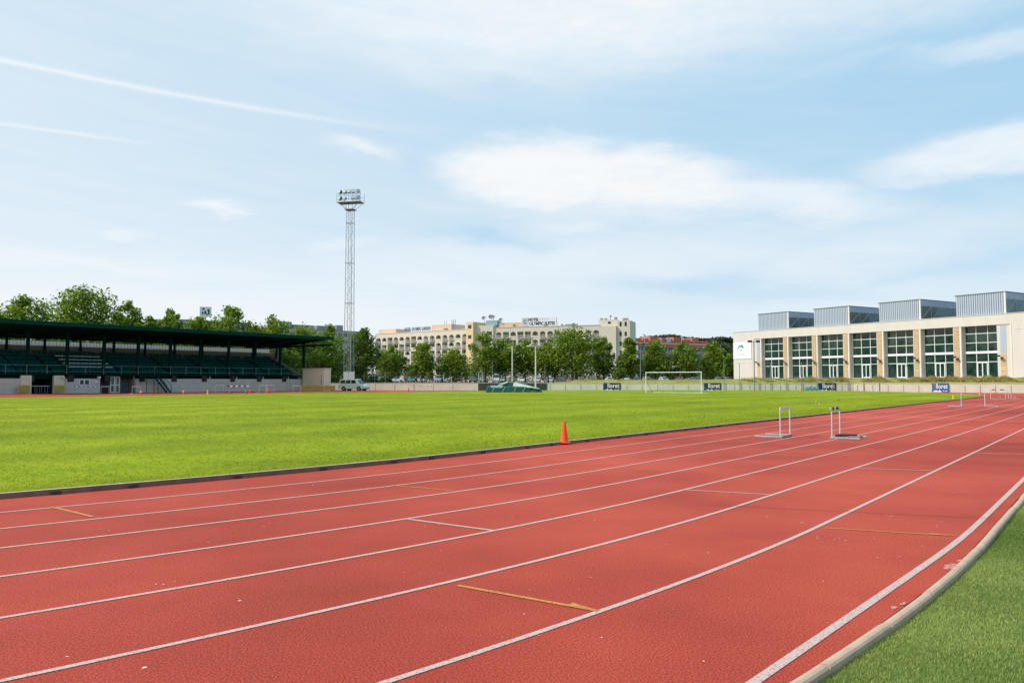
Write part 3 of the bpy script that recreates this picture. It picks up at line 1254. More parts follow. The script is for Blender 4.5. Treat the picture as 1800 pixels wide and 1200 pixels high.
# dark tarpaulin panel left of the banners
p, a_ = on_wall(841)
p2, _ = on_wall(961)
t = empty('tarpaulin', p, a_, 'dark green tarpaulin hung on the wall behind the landing mat', 'tarpaulin')
mb = MB()
L = (p2 - p).length
for i in range(16):
    x0, x1 = L * i / 16, L * (i + 1) / 16
    y0, y1 = -0.10 - 0.03 * (i % 2), -0.10 - 0.03 * ((i + 1) % 2)
    mb.poly([(x0, y0, 0.05), (x1, y1, 0.05), (x1, y1, 1.24), (x0, y0, 1.24)])
    mb.poly([(x0, y0 + .02, 1.24), (x1, y1 + .02, 1.24), (x1, y1 + .02, 0.05), (x0, y0 + .02, 0.05)])
mb.build('sheet', 'tarp_green', t)
mb = MB()
for i in range(6):
    mb.tube((L * i / 5, -0.05, 0), (L * i / 5, -0.05, 1.32), 0.03, n=6)
mb.build('posts', 'grey_metal', t)

# lloret banners
bl = ['navy advertising banner on the wall left of the football goal', 'navy advertising banner directly right of the football goal',
      'navy advertising banner beside the blue crate pile', 'bleached blue advertising banner with a light band, farthest right on the wall']
for i, (x0, x1) in enumerate([(1060.5, 1091), (1237.5, 1267.5), (1438, 1469.5), (1638, 1668)]):
    pa, aa = on_wall(x0)
    pb, _ = on_wall(x1)
    L = (pb - pa).length
    t = empty('advertising_banner', pa, aa, bl[i], 'banner', 'lloret banners on the end wall')
    nrm = -0.06
    mb = MB()
    mb.box(0, L, nrm, nrm + 0.03, 0.04, 1.30)
    mb.build('panel', 'navy' if i < 3 else 'blue_sign', t)
    text_mesh('lettering', 'lloret', 0.98, 'letter_white', t, (L * 0.58, nrm - 0.012, 0.84), sx=L / 3.1, ext=0.004, bold=0.012)
    text_mesh('small_lettering', 'de mar', 0.30, 'letter_white', t, (L * 0.78, nrm - 0.012, 0.22), sx=L / 3.0, ext=0.004, bold=0.006)
    mb = MB()
    for k in range(7):
        cx = L * (0.07 + 0.07 * k)
        hh = 0.12 + 0.07 * (k % 3)
        mb.poly([(cx, nrm - .012, .045), (cx + L * .08, nrm - .012, .045), (cx + L * .07, nrm - .012, .045 + hh), (cx + L * .03, nrm - .012, .10 + hh), (cx, nrm - .012, .03 + hh)])
    mb.build('crowd_motif', 'letter_white', t)
    if i == 3:
        mb = MB()
        mb.poly([(0, nrm - .006, .35), (L * .22, nrm - .006, .35), (L * .22, nrm - .006, 1.28), (0, nrm - .006, 1.28)])
        mb.build('faded_patch', 'blue_crate', t)

# chain link fence posts in front of the wall
fence = empty('wire_fence', on_wall(1272)[0], 0, 'tall thin wire fence on grey posts before the wall and the sports hall', 'fence')
f0 = fence.location.copy()
prev = None
wires = MB()
px = 1272.0
while px < 1560:
    p, a = on_wall(px)
    d = Vector((0.3, -0.95, 0)) * 0.15
    q = p + d - f0
    hgt = 4.35 if px < 1480 else 2.6
    if abs(px - 1326) > 8:
        mb = MB()
        mb.tube((0, 0, -0.05), (0, 0, hgt), 0.055, 0.05, n=7)
        mb.tube((0, 0, hgt), (0, 0, hgt + 0.03), 0.06, n=7)
        mb.build('fence_post', 'galv', fence, loc=(q.x, q.y, 0))
    if prev is not None:
        for z in (0.1, 2.2, 4.3):
            if px < 1480:
                wires.tube(prev + Vector((0, 0, z)), q + Vector((0, 0, z)), 0.012, n=4, caps=False)
    prev = q
    px += 27.2
wires.build('wire_netting', 'galv', fence)['kind'] = 'stuff'

# ------------------------------------------------------------------ hall
C0 = at(1290, 670, 167)
C0.z = 0
HB = 2.12
e = Vector((0.513, -0.858, 0)).normalized()
hrot = math.atan2(e.y, e.x)
hall = empty('sports_hall', (C0.x, C0.y, HB), hrot, 'pale sports hall with tall glazed bays and ribbed roof boxes', 'building')
# local x runs along the facade to the right, y into the building, z up from the podium
HH = 9.62
LEN = 76.0
bays = [7.5 + 6.75 * i for i in range(7)]
BW = 5.35
wl = MB()
wl.box(0, 5.55, 0, 0.5, -1, HH)                     # blank left part
wl.box(5.55, 55.6, 0, 1.3, 8.05, HH)                # band above the glazing
wl.box(55.6, LEN, 0, 0.5, -1, HH)                   # blank right part
wl.box(0, 0.4, 0.5, 24, -1, HH)                     # left end wall
wl.box(0, LEN, 23.6, 24, -1, HH)
wl.box(LEN - .4, LEN, .5, 23.6, -1, HH)
wl.box(5.55, 55.6, 0.0, 1.3, -1, 0.05)
wl.build('wall', 'hall_wall', hall)
rf = MB()
rf.box(0.3, LEN - .3, 0.3, 23.8, HH - 0.45, HH - 0.32)
rf.build('roof', 'grey_metal', hall)
pc = MB()
pc.box(-0.06, LEN + .06, -0.06, 0.56, HH + 0.003, HH + 0.10)
pc.box(-0.06, 0.46, 0.56, 24.06, HH + 0.003, HH + 0.10)
pc.build('parapet_cap', 'pale_metal', hall)
# panel seams
sm = MB()
for x in (5.0, 59.5, 66.0):
    sm.box(x, x + .03, -.004, 0, 0, HH)
for x0, x1, z in ((0, 5.5, 7.6), (0, 5.5, 4.0), (56, LEN, 7.2)):
    sm.box(x0, x1, -.004, 0, z, z + .03)
sm.build('panel_seams', 'stand_brown', hall)
# piers: timber clad left half, plastered reveal
for i in range(8):
    x0 = 5.55 if i == 0 else bays[i - 1] + BW
    x1 = bays[i] if i < 7 else 55.6
    pm = MB()
    pm.box(x0 + .003, x1 - .003, 0.12, 1.3, 0.055, 8.047)
    pm.build('pier', 'hall_wall', hall)
    w = x1 - x0
    tm = MB()
    tx1 = x0 + 0.10 + min(0.85, w - 0.25)
    if i in (0, 7):
        ts, te = (x0 + .75, x0 + 1.5) if i == 0 else (x0 + 0.5, x0 + 1.35)
        z1 = 8.0 if i == 7 else 4.1
        tm.box(ts, te, 0.07, 0.119, 0.06, 3.6)
        gm = MB()
        gm.box(ts, te, 0.08, 0.119, 3.75, 7.9)
        gm.build('slot_window', 'cladding', hall)
    else:
        nb = 26
        for k in range(nb):
            z0 = 0.06 + 7.95 * k / nb
            tm.box(x0 + 0.12, tx1, 0.05 + 0.012 * (k % 2), 0.119, z0, z0 + 7.95 / nb - 0.035)
    tm.build('timber_cladding', 'timber', hall)
    fr = MB()
    fr.box(x1 - 0.32, x1 - 0.06, 0.02, 0.118, 0.06, 8.045)
    fr.build('pier_trim', 'hall_trim', hall)
rows_z = [0.06, 2.45, 3.92, 5.45, 6.88, 8.04]
for i, bx in enumerate(bays):
    gl = MB()
    gl.box(bx, bx + BW, 1.0, 1.03, 0.06, 8.04)
    w = gl.build('window', 'glass_dark', hall)
    fm = MB()
    for x in (0, BW / 3, 2 * BW / 3, BW):
        cx = min(max(bx + x, bx + 0.05), bx + BW - 0.05)
        fm.box(cx - .045, cx + .045, 0.9, 0.99, 0.06, 8.04)
    for z in rows_z[1:-1]:
        th = 0.16 if abs(z - 3.92) < .01 else 0.05
        fm.box(bx, bx + BW, 0.91, 0.985, z - th, z + th)
    fm.build('mullions', 'frame_white', w)
    sp = MB()
    sp.box(bx + .01, bx + BW - .01, 0.8, 0.897, 3.75, 4.12)
    sp.build('spandrel_beam', 'sign_white', w)
    dr = MB()
    dx0, dx1 = bx + BW / 3, bx + 2 * BW / 3
    for a, b in ((dx0 + .10, dx0 + .22), ((dx0 + dx1) / 2 - .07, (dx0 + dx1) / 2 + .07), (dx1 - .22, dx1 - .10)):
        dr.box(a, b, 0.84, 0.895, 0.06, 2.38)
    dr.box(dx0 + .10, dx1 - .10, 0.845, 0.89, 2.28, 2.40)
    dr.box(dx0 + .10, dx1 - .10, 0.845, 0.89, 0.06, 0.2)
    d = dr.build('door', 'frame_white', hall)
    hm = MB()
    hm.box((dx0 + dx1) / 2 - .14, (dx0 + dx1) / 2 - .10, 0.78, 0.84, 0.9, 1.3)
    hm.box((dx0 + dx1) / 2 + .10, (dx0 + dx1) / 2 + .14, 0.78, 0.84, 0.9, 1.3)
    hm.build('handle', 'grey_metal', d)
# interior behind the glass: floor and back wall so that the building is not hollow
im = MB()
im.box(5.6, 55.5, 1.4, 23.5, 0.02, 0.05)
im.build('hall_floor', 'paving', hall)
# wall lamps on the piers
for x in [6.55] + [b + BW + 0.55 for b in bays]:
    lm = MB()
    lm.tube((x, 0.05, 3.1), (x, -0.35, 3.25), 0.03, n=6)
    lm.cbox(x - .1, -0.45, 3.28, 0.36, 0.3, 0.24)
    lm.cbox(x + .32, -0.30, 2.95, 0.3, 0.25, 0.28)
    lm.bar((x, -0.2, 3.2), (x + .3, -0.28, 3.0), 0.04, 0.04)
    lm.build('wall_lamp', 'black', hall)
# monitors on the roof
for i in range(4):
    x0 = 6.3 + 13.55 * i
    x1 = x0 + 7.6
    z0, z1 = HH + 0.12, HH + 3.38
    D = 15.0
    cl = MB()
    nrib = 22
    # ribbed front
    for k in range(nrib):
        a = x0 + (x1 - x0) * k / nrib
        b = x0 + (x1 - x0) * (k + 1) / nrib
        m_ = a + (b - a) * 0.16
        cl.poly([(a, 0.62, z0), (m_, 0.62, z0), (m_, 0.62, z1), (a, 0.62, z1)])
        cl.poly([(m_, 0.62, z0), (m_ + .02, 0.50, z0), (m_ + .02, 0.50, z1), (m_, 0.62, z1)])
        cl.poly([(m_ + .02, 0.50, z0), (b - .02, 0.50, z0), (b - .02, 0.50, z1), (m_ + .02, 0.50, z1)])
        cl.poly([(b - .02, 0.50, z0), (b, 0.62, z0), (b, 0.62, z1), (b - .02, 0.50, z1)])
    # ribbed bands on both sides, above the glazing
    for xs, sg in ((x1, 1), (x0, -1)):
        for k in range(40):
            a, b = 0.62 + (D - .62) * k / 40, 0.62 + (D - .62) * (k + 1) / 40
            o_ = 0.03 if k % 2 else 0.07
            cl.box(min(xs, xs + sg * o_), max(xs, xs + sg * o_), a, b, z1 - 1.05, z1)
    cl.poly([(x1, D, z0), (x0, D, z0), (x0, D, z1), (x1, D, z1)])
    c_ = cl.build('roof_box', 'cladding', hall)
    grv = MB()
    for k in range(nrib):
        a = x0 + (x1 - x0) * k / nrib
        grv.box(a + 0.00, a + 0.06, 0.602, 0.617, z0, z1)
    grv.build('ribs', 'letter_grey', c_)
    cp = MB()
    cp.hexa([(x0 - .1, 0.42, z1), (x1 + .12, 0.42, z1), (x1 + .12, D + .1, z1), (x0 - .1, D + .1, z1),
             (x0 - .1, 0.42, z1 + .1), (x1 + .12, 0.42, z1 + .1), (x1 + .12, D + .1, z1 + .1), (x0 - .1, D + .1, z1 + .1)])
    cp.build('roof_edge', 'letter_grey', c_)
    gx = MB()
    gx.box(x1 - .06, x1, 0.64, D, z0 - .1, z1 - 1.05)
    gx.box(x0, x0 + .06, 0.64, D, z0 - .1, z1 - 1.05)
    gx.build('clerestory_window', 'glass_clere', c_)
    bx_ = MB()
    for k in range(6):
        y = 0.66 + (D - .7) * k / 5
        bx_.box(x1 + .003, x1 + .05, y - .06, y + .06, z0, z1 - 1.06)
    for k in range(5):
        y = 0.66 + (D - .7) * k / 5
        y2 = 0.66 + (D - .7) * (k + 1) / 5
        bx_.bar((x1 + .025, y, z0), (x1 + .025, y2, z1 - 1.1), 0.04, 0.16)
    bx_.build('window_braces', 'mid_metal', c_)
    cr = MB()
    cr.box(x1 - .22, x1 + .06, 0.46, 0.60, z0, z1 - .004)
    cr.build('corner_trim', 'hall_trim', c_)
# sign with wave emblem on the left end
sg = empty('hall_sign', Vector((C0.x, C0.y, HB)) + e * 0, hrot, 'large white sign with a blue wave emblem on the hall corner', 'sign')
mb = MB()
mb.box(0.05, 4.95, -0.10, -0.03, 4.05, 7.55)
mb.build('panel', 'sign_white', sg)


def arc_band(mb, cx, cz, r, w0, w1, a0, a1, y, n=18):
    pts = []
    for i in range(n + 1):
        t = i / n
        a = R(a0 + (a1 - a0) * t)
        w = w0 + (w1 - w0) * math.sin(PI * t)
        pts.append(((cx + (r + w / 2) * math.cos(a), cz + (r + w / 2) * math.sin(a)), (cx + (r - w / 2) * math.cos(a), cz + (r - w / 2) * math.sin(a))))
    for i in range(n):
        (a, b), (c, d_) = pts[i], pts[i + 1]
        mb.poly([(a[0], y, a[1]), (c[0], y, c[1]), (d_[0], y, d_[1]), (b[0], y, b[1])])


mb = MB()
arc_band(mb, 2.2, 6.25, 0.55, 0.02, 0.42, -20, 130, -0.11)
mb.build('emblem_arc', 'letter_navy', sg)
mb = MB()
arc_band(mb, 2.05, 5.95, 0.75, 0.02, 0.34, 20, 190, -0.115)
arc_band(mb, 2.0, 5.55, 0.45, 0.02, 0.22, 10, 120, -0.118)
mb.build('emblem_wave', 'letter_teal', sg)
text_mesh('lettering', 'LLORET ESPORTS', 0.30, 'letter_pink', sg, (2.1, -0.11, 4.95), ext=0.004)

# ------------------------------------------------------------------ hotels
def facade_cell(wall, back, x0, x1, z0, z1, ox0, ox1, oz0, oz1, arch, depth):
    """one bay of wall with an arched or rectangular opening, recessed"""
    cx = (ox0 + ox1) / 2
    hw = (ox1 - ox0) / 2
    if arch:
        rise = hw * 0.75
        sp = oz1 - rise
        top = [(cx + hw * math.cos(PI * i / 8), sp + rise * math.sin(PI * i / 8)) for i in range(9)]   # right to left
    else:
        sp = oz1
        top = [(ox1, oz1), (ox0, oz1)]
    wall.poly([(x0, 0, z0), (x1, 0, z0), (x1, 0, oz0), (x0, 0, oz0)])
    wall.poly([(x0, 0, oz0), (ox0, 0, oz0), (ox0, 0, sp), (x0, 0, sp)])
    wall.poly([(ox1, 0, oz0), (x1, 0, oz0), (x1, 0, sp), (ox1, 0, sp)])
    # above the spring line
    wall.poly([(ox1, 0, sp), (x1, 0, sp), (x1, 0, z1), (ox1, 0, z1)])
    wall.poly([(x0, 0, sp), (ox0, 0, sp), (ox0, 0, z1), (x0, 0, z1)])
    for (a, b) in zip(top[:-1], top[1:]):
        wall.poly([(b[0], 0, b[1]), (a[0], 0, a[1]), (a[0], 0, z1), (b[0], 0, z1)])
        wall.poly([(a[0], 0, a[1]), (b[0], 0, b[1]), (b[0], depth, b[1]), (a[0], depth, a[1])])
    wall.poly([(ox0, 0, oz0), (ox0, 0, sp), (ox0, depth, sp), (ox0, depth, oz0)])
    wall.poly([(ox1, 0, sp), (ox1, 0, oz0), (ox1, depth, oz0), (ox1, depth, sp)])
    wall.poly([(ox0, 0, oz0), (ox0, depth, oz0), (ox1, depth, oz0), (ox1, 0, oz0)])
    back.poly([(ox0, depth, oz0), (ox1, depth, oz0), (ox1, depth, oz1), (ox0, depth, oz1)])


def hotel_wing(pa, pb, Za, Zb, nb, nf, top_px_y, label, name, pattern, fh, zb=1.28, depth=14, side='hotel_wall', opw=0.74):
    a = at(pa, 670, Za)
    b = at(pb, 670, Zb)
    a.z = b.z = zb
    L = (b - a).length
    rz = math.atan2(b.y - a.y, b.x - a.x)
    root = empty(name, a, rz, label, 'building')
    H = at(pa, top_px_y, Za).z - zb
    par = H - fh * nf
    wall, back = MB(), MB()
    bw = L / nb
    wins, bals = [], []
    for f in range(nf):
        z0 = H - par * 0.0 - fh * (f + 1) - 1.1
        z1 = z0 + fh
        for i in range(nb):
            x0, x1 = bw * i, bw * (i + 1)
            k = pattern(i, f)
            ow = opw * bw / 2
            cx = (x0 + x1) / 2
            if k == 'n':
                wall.poly([(x0, 0, z0), (x1, 0, z0), (x1, 0, z1), (x0, 0, z1)])
                continue
            if k == 'r':
                ow *= 1.12
            facade_cell(wall, back, x0, x1, z0, z1, cx - ow, cx + ow, z0 + 0.25, z0 + fh - 0.55, k == 'a', 1.1)
            wins.append((cx, ow, z0 + 0.3, z0 + fh - 0.85, k))
    zt = H - 1.1
    zl = zt - fh * nf
    wall.poly([(0, 0, zt), (L, 0, zt), (L, 0, H), (0, 0, H)])
    wall.poly([(0, 0, -1), (L, 0, -1), (L, 0, zl), (0, 0, zl)])
    wall.poly([(0, depth, -1), (0, 0, -1), (0, 0, H), (0, depth, H)])
    wall.poly([(L, 0, -1), (L, depth, -1), (L, depth, H), (L, 0, H)])
    wall.poly([(L, depth, -1), (0, depth, -1), (0, depth, H), (L, depth, H)])
    wall.poly([(0, 0, H), (L, 0, H), (L, depth, H), (0, depth, H)])
    wall.build('wall', 'hotel_wall', root)
    back.build('balcony_recess', 'hotel_back', root)
    cp = MB()
    cp.box(-.1, L + .1, -0.12, 0.25, H + .003, H + 0.22)
    cp.build('parapet', 'hotel_trim', root)
    rg = random.Random(nb)
    for n_, (cx, ow, z0, z1, k) in enumerate(wins[:98]):
        wm_ = MB()
        o_ = ow * 0.72
        sh = rg.choice([-1, 1]) * ow * 0.16
        wm_.box(cx + sh - o_, cx + sh + o_, 1.02, 1.08, z0, z1)
        w = wm_.build('window', rg.choice(['glass_dark', 'glass_mid', 'glass_mid', 'glass_dark']), root)
        fm = MB()
        fm.box(cx + sh - .05, cx + sh + .05, 0.97, 1.015, z0, z1)
        fm.box(cx + sh - o_, cx + sh + o_, 0.97, 1.015, z1 - .12, z1)
        fm.build('frame', 'white_metal', w)
    # balconies: slab and white rail per bay
    cnt = 0
    for (cx, ow, z0, z1, k) in wins:
        if cnt > 96:
            break
        bm_ = MB()
        if (int(cx / bw) + cnt // nb) % 3 != 1:
            bm_.box(cx - ow * 1.08, cx + ow * 1.08, -0.55, -.003, z0 - 0.18, z0 - 0.02)
            bm_.box(cx - ow * 1.08, cx + ow * 1.08, -0.55, -0.50, z0 + .80, z0 + 0.88)
            n = 9
            for q in range(n + 1):
                x = cx - ow * 1.05 + ow * 2.1 * q / n
                bm_.box(x - .03, x + .03, -.55, -.51, z0 - .02, z0 + .8)
            bm_.build('balcony', 'white_metal', root)
        else:
            bm_.box(cx - ow, cx + ow, -0.06, -.003, z0 - 0.1, z0 + 0.62)
            bm_.build('balcony', 'hotel_trim', root)
        cnt += 1
    return root, L, H, bw


def pat1(i, f):
    if f == 0:
        return 'r' if i in (2, 6) else 'a'
    if f == 1:
        return 'a' if i in (10, 12, 13) else 'r'
    return ['a', 'r', 'a', 'a', 'r'][i % 5] if f == 2 else 'r'


h1, L1, H1, bw1 = hotel_wing(660, 822.5, 332, 300, 15, 5, 587.5, 'left cream hotel with rows of arched balconies and rooftop letters', 'hotel', pat1, 2.95)
# orange stair tower, penthouses and roof plant
mb = MB()
mb.box(L1 + .05, L1 + 3.6, -1.2, 8, -1, H1 + 2.6)
tw = mb.build('stair_tower', 'hotel_orange', h1)
for z in (H1 - 3.6, H1 - 7.0, H1 + 0.2):
    MB().box(L1 + 1.1, L1 + 2.7, -1.26, -1.203, z, z + 1.3).build('stair_window', 'glass_dark', tw)
mb = MB()
mb.box(-1.5, 9.0, 3, 11, H1 + .01, H1 + 2.1)
mb.box(30.5, 41, 2, 10, H1 + .01, H1 + 2.6)
mb.build('penthouse', 'hotel_pink', h1)
mb = MB()
for x in (36.5, 37.4):
    mb.tube((x, 3, H1 + 2.6), (x, 3, H1 + 4.1), 0.07, n=5)
for k in range(3):
    mb.bar((41.6 + .5 * k, 2, H1 + .3), (41.2 + 1.0 * k, 2, H1 + 4.2), 0.16, 0.16)
mb.box(37.5, 39, 1.2, 2, H1 + .1, H1 + 1)
mb.build('antenna', 'grey_metal', h1)
text_mesh('rooftop_letters', 'HOTEL OLYMPIC GARDEN', 1.9, 'letter_grey', h1, (L1 * 0.465, 0.5, H1 + 1.25), sx=0.66, ext=0.05, bold=0.05)
lg = MB()
for k in range(12):
    lg.box(L1 * .465 - 6.5 + k * 1.15, L1 * .465 - 6.42 + k * 1.15, 0.7, 0.8, H1 + .2, H1 + 1.6)
lg.build('letter_supports', 'grey_metal', h1)


def pat2(i, f):
    if f == 0:
        return 'r' if i in (3, 5, 6) else 'a'
    return ['r', 'a', 'r', 'r', 'a', 'r', 'a'][(i + f) % 7]


h2, L2, H2, bw2 = hotel_wing(845, 1055, 298, 283, 16, 5, 576.5, 'right cream hotel with arched top floor under a large billboard', 'hotel', pat2, 3.0)
# left part tower (orange) and satellite dishes
mb = MB()
mb.box(-2.6, 5.2, -0.6, 9, -1, H2 + 0.9)
t1 = mb.build('round_tower', 'hotel_wall', h2)
for bb_ in ((-2.0, -0.6, H2 - 4.6, H2 - 3.2), (-2.0, -0.6, H2 - 8.6, H2 - 7.2), (2.6, 4.6, H2 - 2.6, H2 - 1.4)):
    MB().box(bb_[0], bb_[1], -0.66, -0.603, bb_[2], bb_[3]).build('stair_window', 'glass_dark', t1)
mb = MB()
mb.box(1.5, 6.0, 1.5, 6, H2 + .91, H2 + 2.9)
mb.build('rooftop_glasshouse', 'mat_blue', h2)
mb = MB()
mb.box(6.3, 16, 2, 9, H2 + .01, H2 + 1.9)
mb.build('penthouse', 'hotel_pink', h2)
for (x, z, r) in ((0.6, 3.9, 0.85), (3.4, 4.3, 0.95), (4.4, 4.2, .8), (7.4, 3.0, 0.85)):
    mb = MB()
    mb.tube((x, 2, H2 + .9), (x, 2, H2 + z - .3), 0.09, n=6)
    prof = [(r * t, -0.35 * r * (1 - t * t)) for t in (0.02, .3, .6, .85, 1)]
    sub = MB()
    sub.lathe(prof, 14)
    rot = Euler((R(62), 0, R(20))).to_matrix()
    b0 = len(mb.v)
    for v in sub.v:
        p = rot @ Vector(v) + Vector((x, 1.7, H2 + z))
        mb.v.append(tuple(p))
    mb.f += [tuple(b0 + i for i in f) for f in sub.f]
    mb.build('satellite_dish', 'mid_metal', h2)
# roof clutter
mb = MB()
for x, w, h in ((12.5, .7, .9), (24.5, 1.0, .7), (31, .6, .6), (32.6, 4.5, .5), (35.2, .8, .8)):
    mb.box(x, x + w, 0.6, 1.6, H2 + .23, H2 + .23 + h)
mb.build('roof_vents', 'grey_metal', h2)
# the blank end block with the higher top
mb = MB()
xe = L2
mb.box(xe + .02, xe + 5.8, 0.0, 12, -1, H2 - 0.3)
mb.build('end_block', 'hotel_wall', h2)
mb = MB()
mb.box(xe - 0.8, xe + 5.8, 1.5, 11, H2 + .01 - 1, H2 + 2.0)
eb = mb.build('top_block', 'hotel_wall', h2)
mb = MB()
mb.box(xe + 5.82, xe + 10.6, 1.0, 12, -1, H2 + 1.6)
e2 = mb.build('end_block', 'hotel_wall', h2)
wm_ = MB()
for z in (H2 - 0.4, H2 - 3.9, H2 - 7.4, H2 - 10.6):
    for x in (6.9, 8.7):
        MB().box(xe + x, xe + x + 0.7, .94, .997, z, z + 1.5).build('side_window', 'black', e2)
mb = MB()
mb.box(xe + 2.6, xe + 3.6, 1.43, 1.497, H2 + .6, H2 + 1.3)
mb.build('side_window', 'black', eb)
mb = MB()
for x, h in ((-0.6, 0.7), (0.9, 0.6), (4.6, 0.9), (7.6, .5), (8.6, .5)):
    mb.box(xe + x, xe + x + 0.9, 3, 4, H2 + 1.59 + (.42 if x < 5 else .02), H2 + 2.1 + h)
mb.tube((xe + 3.2, 3, H2 + 2.0), (xe + 3.2, 3, H2 + 3.7), .12, n=6)
mb.tube((xe + 3.2, 3, H2 + 3.2), (xe + 3.2, 3, H2 + 3.7), .5, .3, n=8)
mb.build('chimneys', 'concrete_dark', eb)
# billboard on the roof of the right hotel
bx0 = (at(916, 670, 292) - h2.location).length
lp = h2.matrix_basis.inverted() @ at(916, 576, 293)
rp = h2.matrix_basis.inverted() @ at(975.5, 576, 288)
bb = empty('rooftop_billboard', h2.matrix_basis @ Vector((lp.x, 1.2, H2 + .2)), h2.rotation_euler.z, 'white hotel billboard with a grey emblem on the right hotel roof', 'billboard')
BL = rp.x - lp.x
mb = MB()
mb.box(0, BL, 0, 0.25, 0.25, 3.3)
mb.build('panel', 'sign_white', bb)
mb = MB()
mb.box(0.02, BL * 0.2, -0.02, -0.004, 0.28, 3.27)
mb.build('emblem_field', 'pale_metal', bb)
mb = MB()
arc_band(mb, BL * 0.105, 1.75, 0.62, 0.30, 0.34, 40, 320, -0.03)
mb.build('emblem', 'letter_grey', bb)
text_mesh('lettering', 'HOTEL', 1.5, 'letter_dark', bb, (BL * 0.34, -0.02, 2.5), sx=0.84, ext=0.02, bold=0.06)
text_mesh('lettering', 'OLYMPIC SUITES', 1.7, 'letter_dark', bb, (BL * 0.59, -0.02, 1.0), sx=0.78, ext=0.02, bold=0.06)
for k in range(4):
    mb = MB()
    cx, cz, r = BL * (0.53 + 0.075 * k), 2.55, 0.32
    pts = [(cx + (r if j % 2 == 0 else r * .42) * math.sin(PI * j / 5), -0.02, cz + (r if j % 2 == 0 else r * .42) * math.cos(PI * j / 5)) for j in range(10)]
    mb.poly(list(reversed(pts)))
    mb.build('star', 'yellow_panel', bb)
mb = MB()
for k in range(5):
    x = BL * k / 4
    mb.box(x - .06 if k else x, x + .06, .26, .36, -.2, 3.2)
    mb.bar((x, .3, 2.5), (x, 2.4, -.1), .08, .08)
mb.build('frame', 'grey_metal', bb)

# block behind the stand (flat roofs seen over the trees)
def simple_block(px0, px1, Z0, Z1, ytop, label, wallm, nwin, rows, name='apartment_building', zb=1.28, depth=14, winm='glass_dark', fh=3.0, strip=None):
    a, b = at(px0, 670, Z0), at(px1, 670, Z1)
    a.z = b.z = zb
    L = (b - a).length
    root = empty(name, a, math.atan2(b.y - a.y, b.x - a.x), label, 'building')
    H = at(px0, ytop, Z0).z - zb
    mb = MB()
    mb.box(0, L, 0, depth, -1, H)
    mb.build('wall', wallm, root)
    mb = MB()
    mb.box(-.2, L + .2, -.25, depth + .2, H + .003, H + .3)
    mb.build('roof', 'concrete_dark', root)
    for r_ in range(rows):
        z = H - fh * (r_ + 1) + 0.8
        for k in range(nwin):
            x = L * (k + .5) / nwin
            w = L / nwin * 0.33
            m_ = MB()
            m_.box(x - w, x + w, -.05, -.003, z, z + 1.45)
            ww = m_.build('window', winm, root)
            f_ = MB()
            f_.box(x - w - .08, x + w + .08, -.10, -.055, z - .14, z - .02)
            f_.box(x - .05, x + .05, -.09, -.055, z, z + 1.45)
            f_.build('frame', 'white_metal', ww)
    return root, L, H


b1, LL, HH1 = simple_block(478, 645, 300, 330, 576, 'grey flat roofed block seen above the trees left of the mast', 'pale_render', 18, 2)
mb = MB()
for x0, w, h in ((2, 6.5, 2.4), (9.2, 9, 1.5), (19.5, 8, 1.6), (28.5, 3, 2.2)):
    mb.box(x0, x0 + w, 1, 8, HH1 + .31, HH1 + .3 + h)
mb.build('rooftop_room', 'grey_render', b1)
b2, _, hb2 = simple_block(300, 440, 245, 262, 562, 'low pale block behind the trees under the billboard', 'pale_render', 14, 2)
# red brick block on the right
b3, L3, H3 = simple_block(1122, 1262, 330, 352, 606.5, 'grey block with red brick top floors and roof terraces', 'grey_render', 14, 4)
mb = MB()
mb.box(0.2, L3 - .2, 0.6, 12, H3 + .31, H3 + 1.6)
mb.build('red_attic', 'brick_red', b3)
mb = MB()
x = 0.5
rg = random.Random(4)
while x < L3 - 4:
    w = rg.uniform(2.5, 4.5)
    h = rg.uniform(1.3, 2.7) if x < L3 * .75 else 1.2
    mb.box(x, x + w, 2, 9, H3 + 1.61, H3 + 1.6 + h)
    x += w + rg.uniform(.6, 1.4)
at_ = mb.build('rooftop_room', 'brick_red', b3)
mb = MB()
mb.box(-.1, L3 + .1, -.35, -.26, H3 - .5, H3 + .25)
mb.box(-.1, L3 + .1, -.35, -.26, H3 - 3.6, H3 - 3.1)
mb.build('balcony_band', 'brick_red', b3)
mb = MB()
mb.box(0.0, L3, .5, .56, H3 + .9, H3 + 1.25)
mb.build('terrace_rail', 'white_metal', b3)
for i, (x, w) in enumerate(((17.0, 2.2), (13.5, 1.0))):
    mb = MB()
    mb.box(x, x + w, 1.9, 1.99, H3 + 1.7, H3 + 3.6)
    mb.build('rooftop_window', 'pale_metal', b3)
mb = MB()
for x in (4.5, 24.8):
    sub = MB()
    sub.lathe([(1.0 * t, -0.3 * (1 - t * t)) for t in (.02, .4, .8, 1)], 12)
    rot = Euler((R(60), 0, R(20))).to_matrix()
    b0 = len(mb.v)
    for v in sub.v:
        mb.v.append(tuple(rot @ Vector(v) + Vector((x, 1.0, H3 + 4.0))))
    mb.f += [tuple(b0 + i for i in f) for f in sub.f]
    mb.tube((x, 1.2, H3 + 1.6), (x, 1.2, H3 + 3.9), .08, n=5)
mb.build('satellite_dish', 'white_metal', b3)

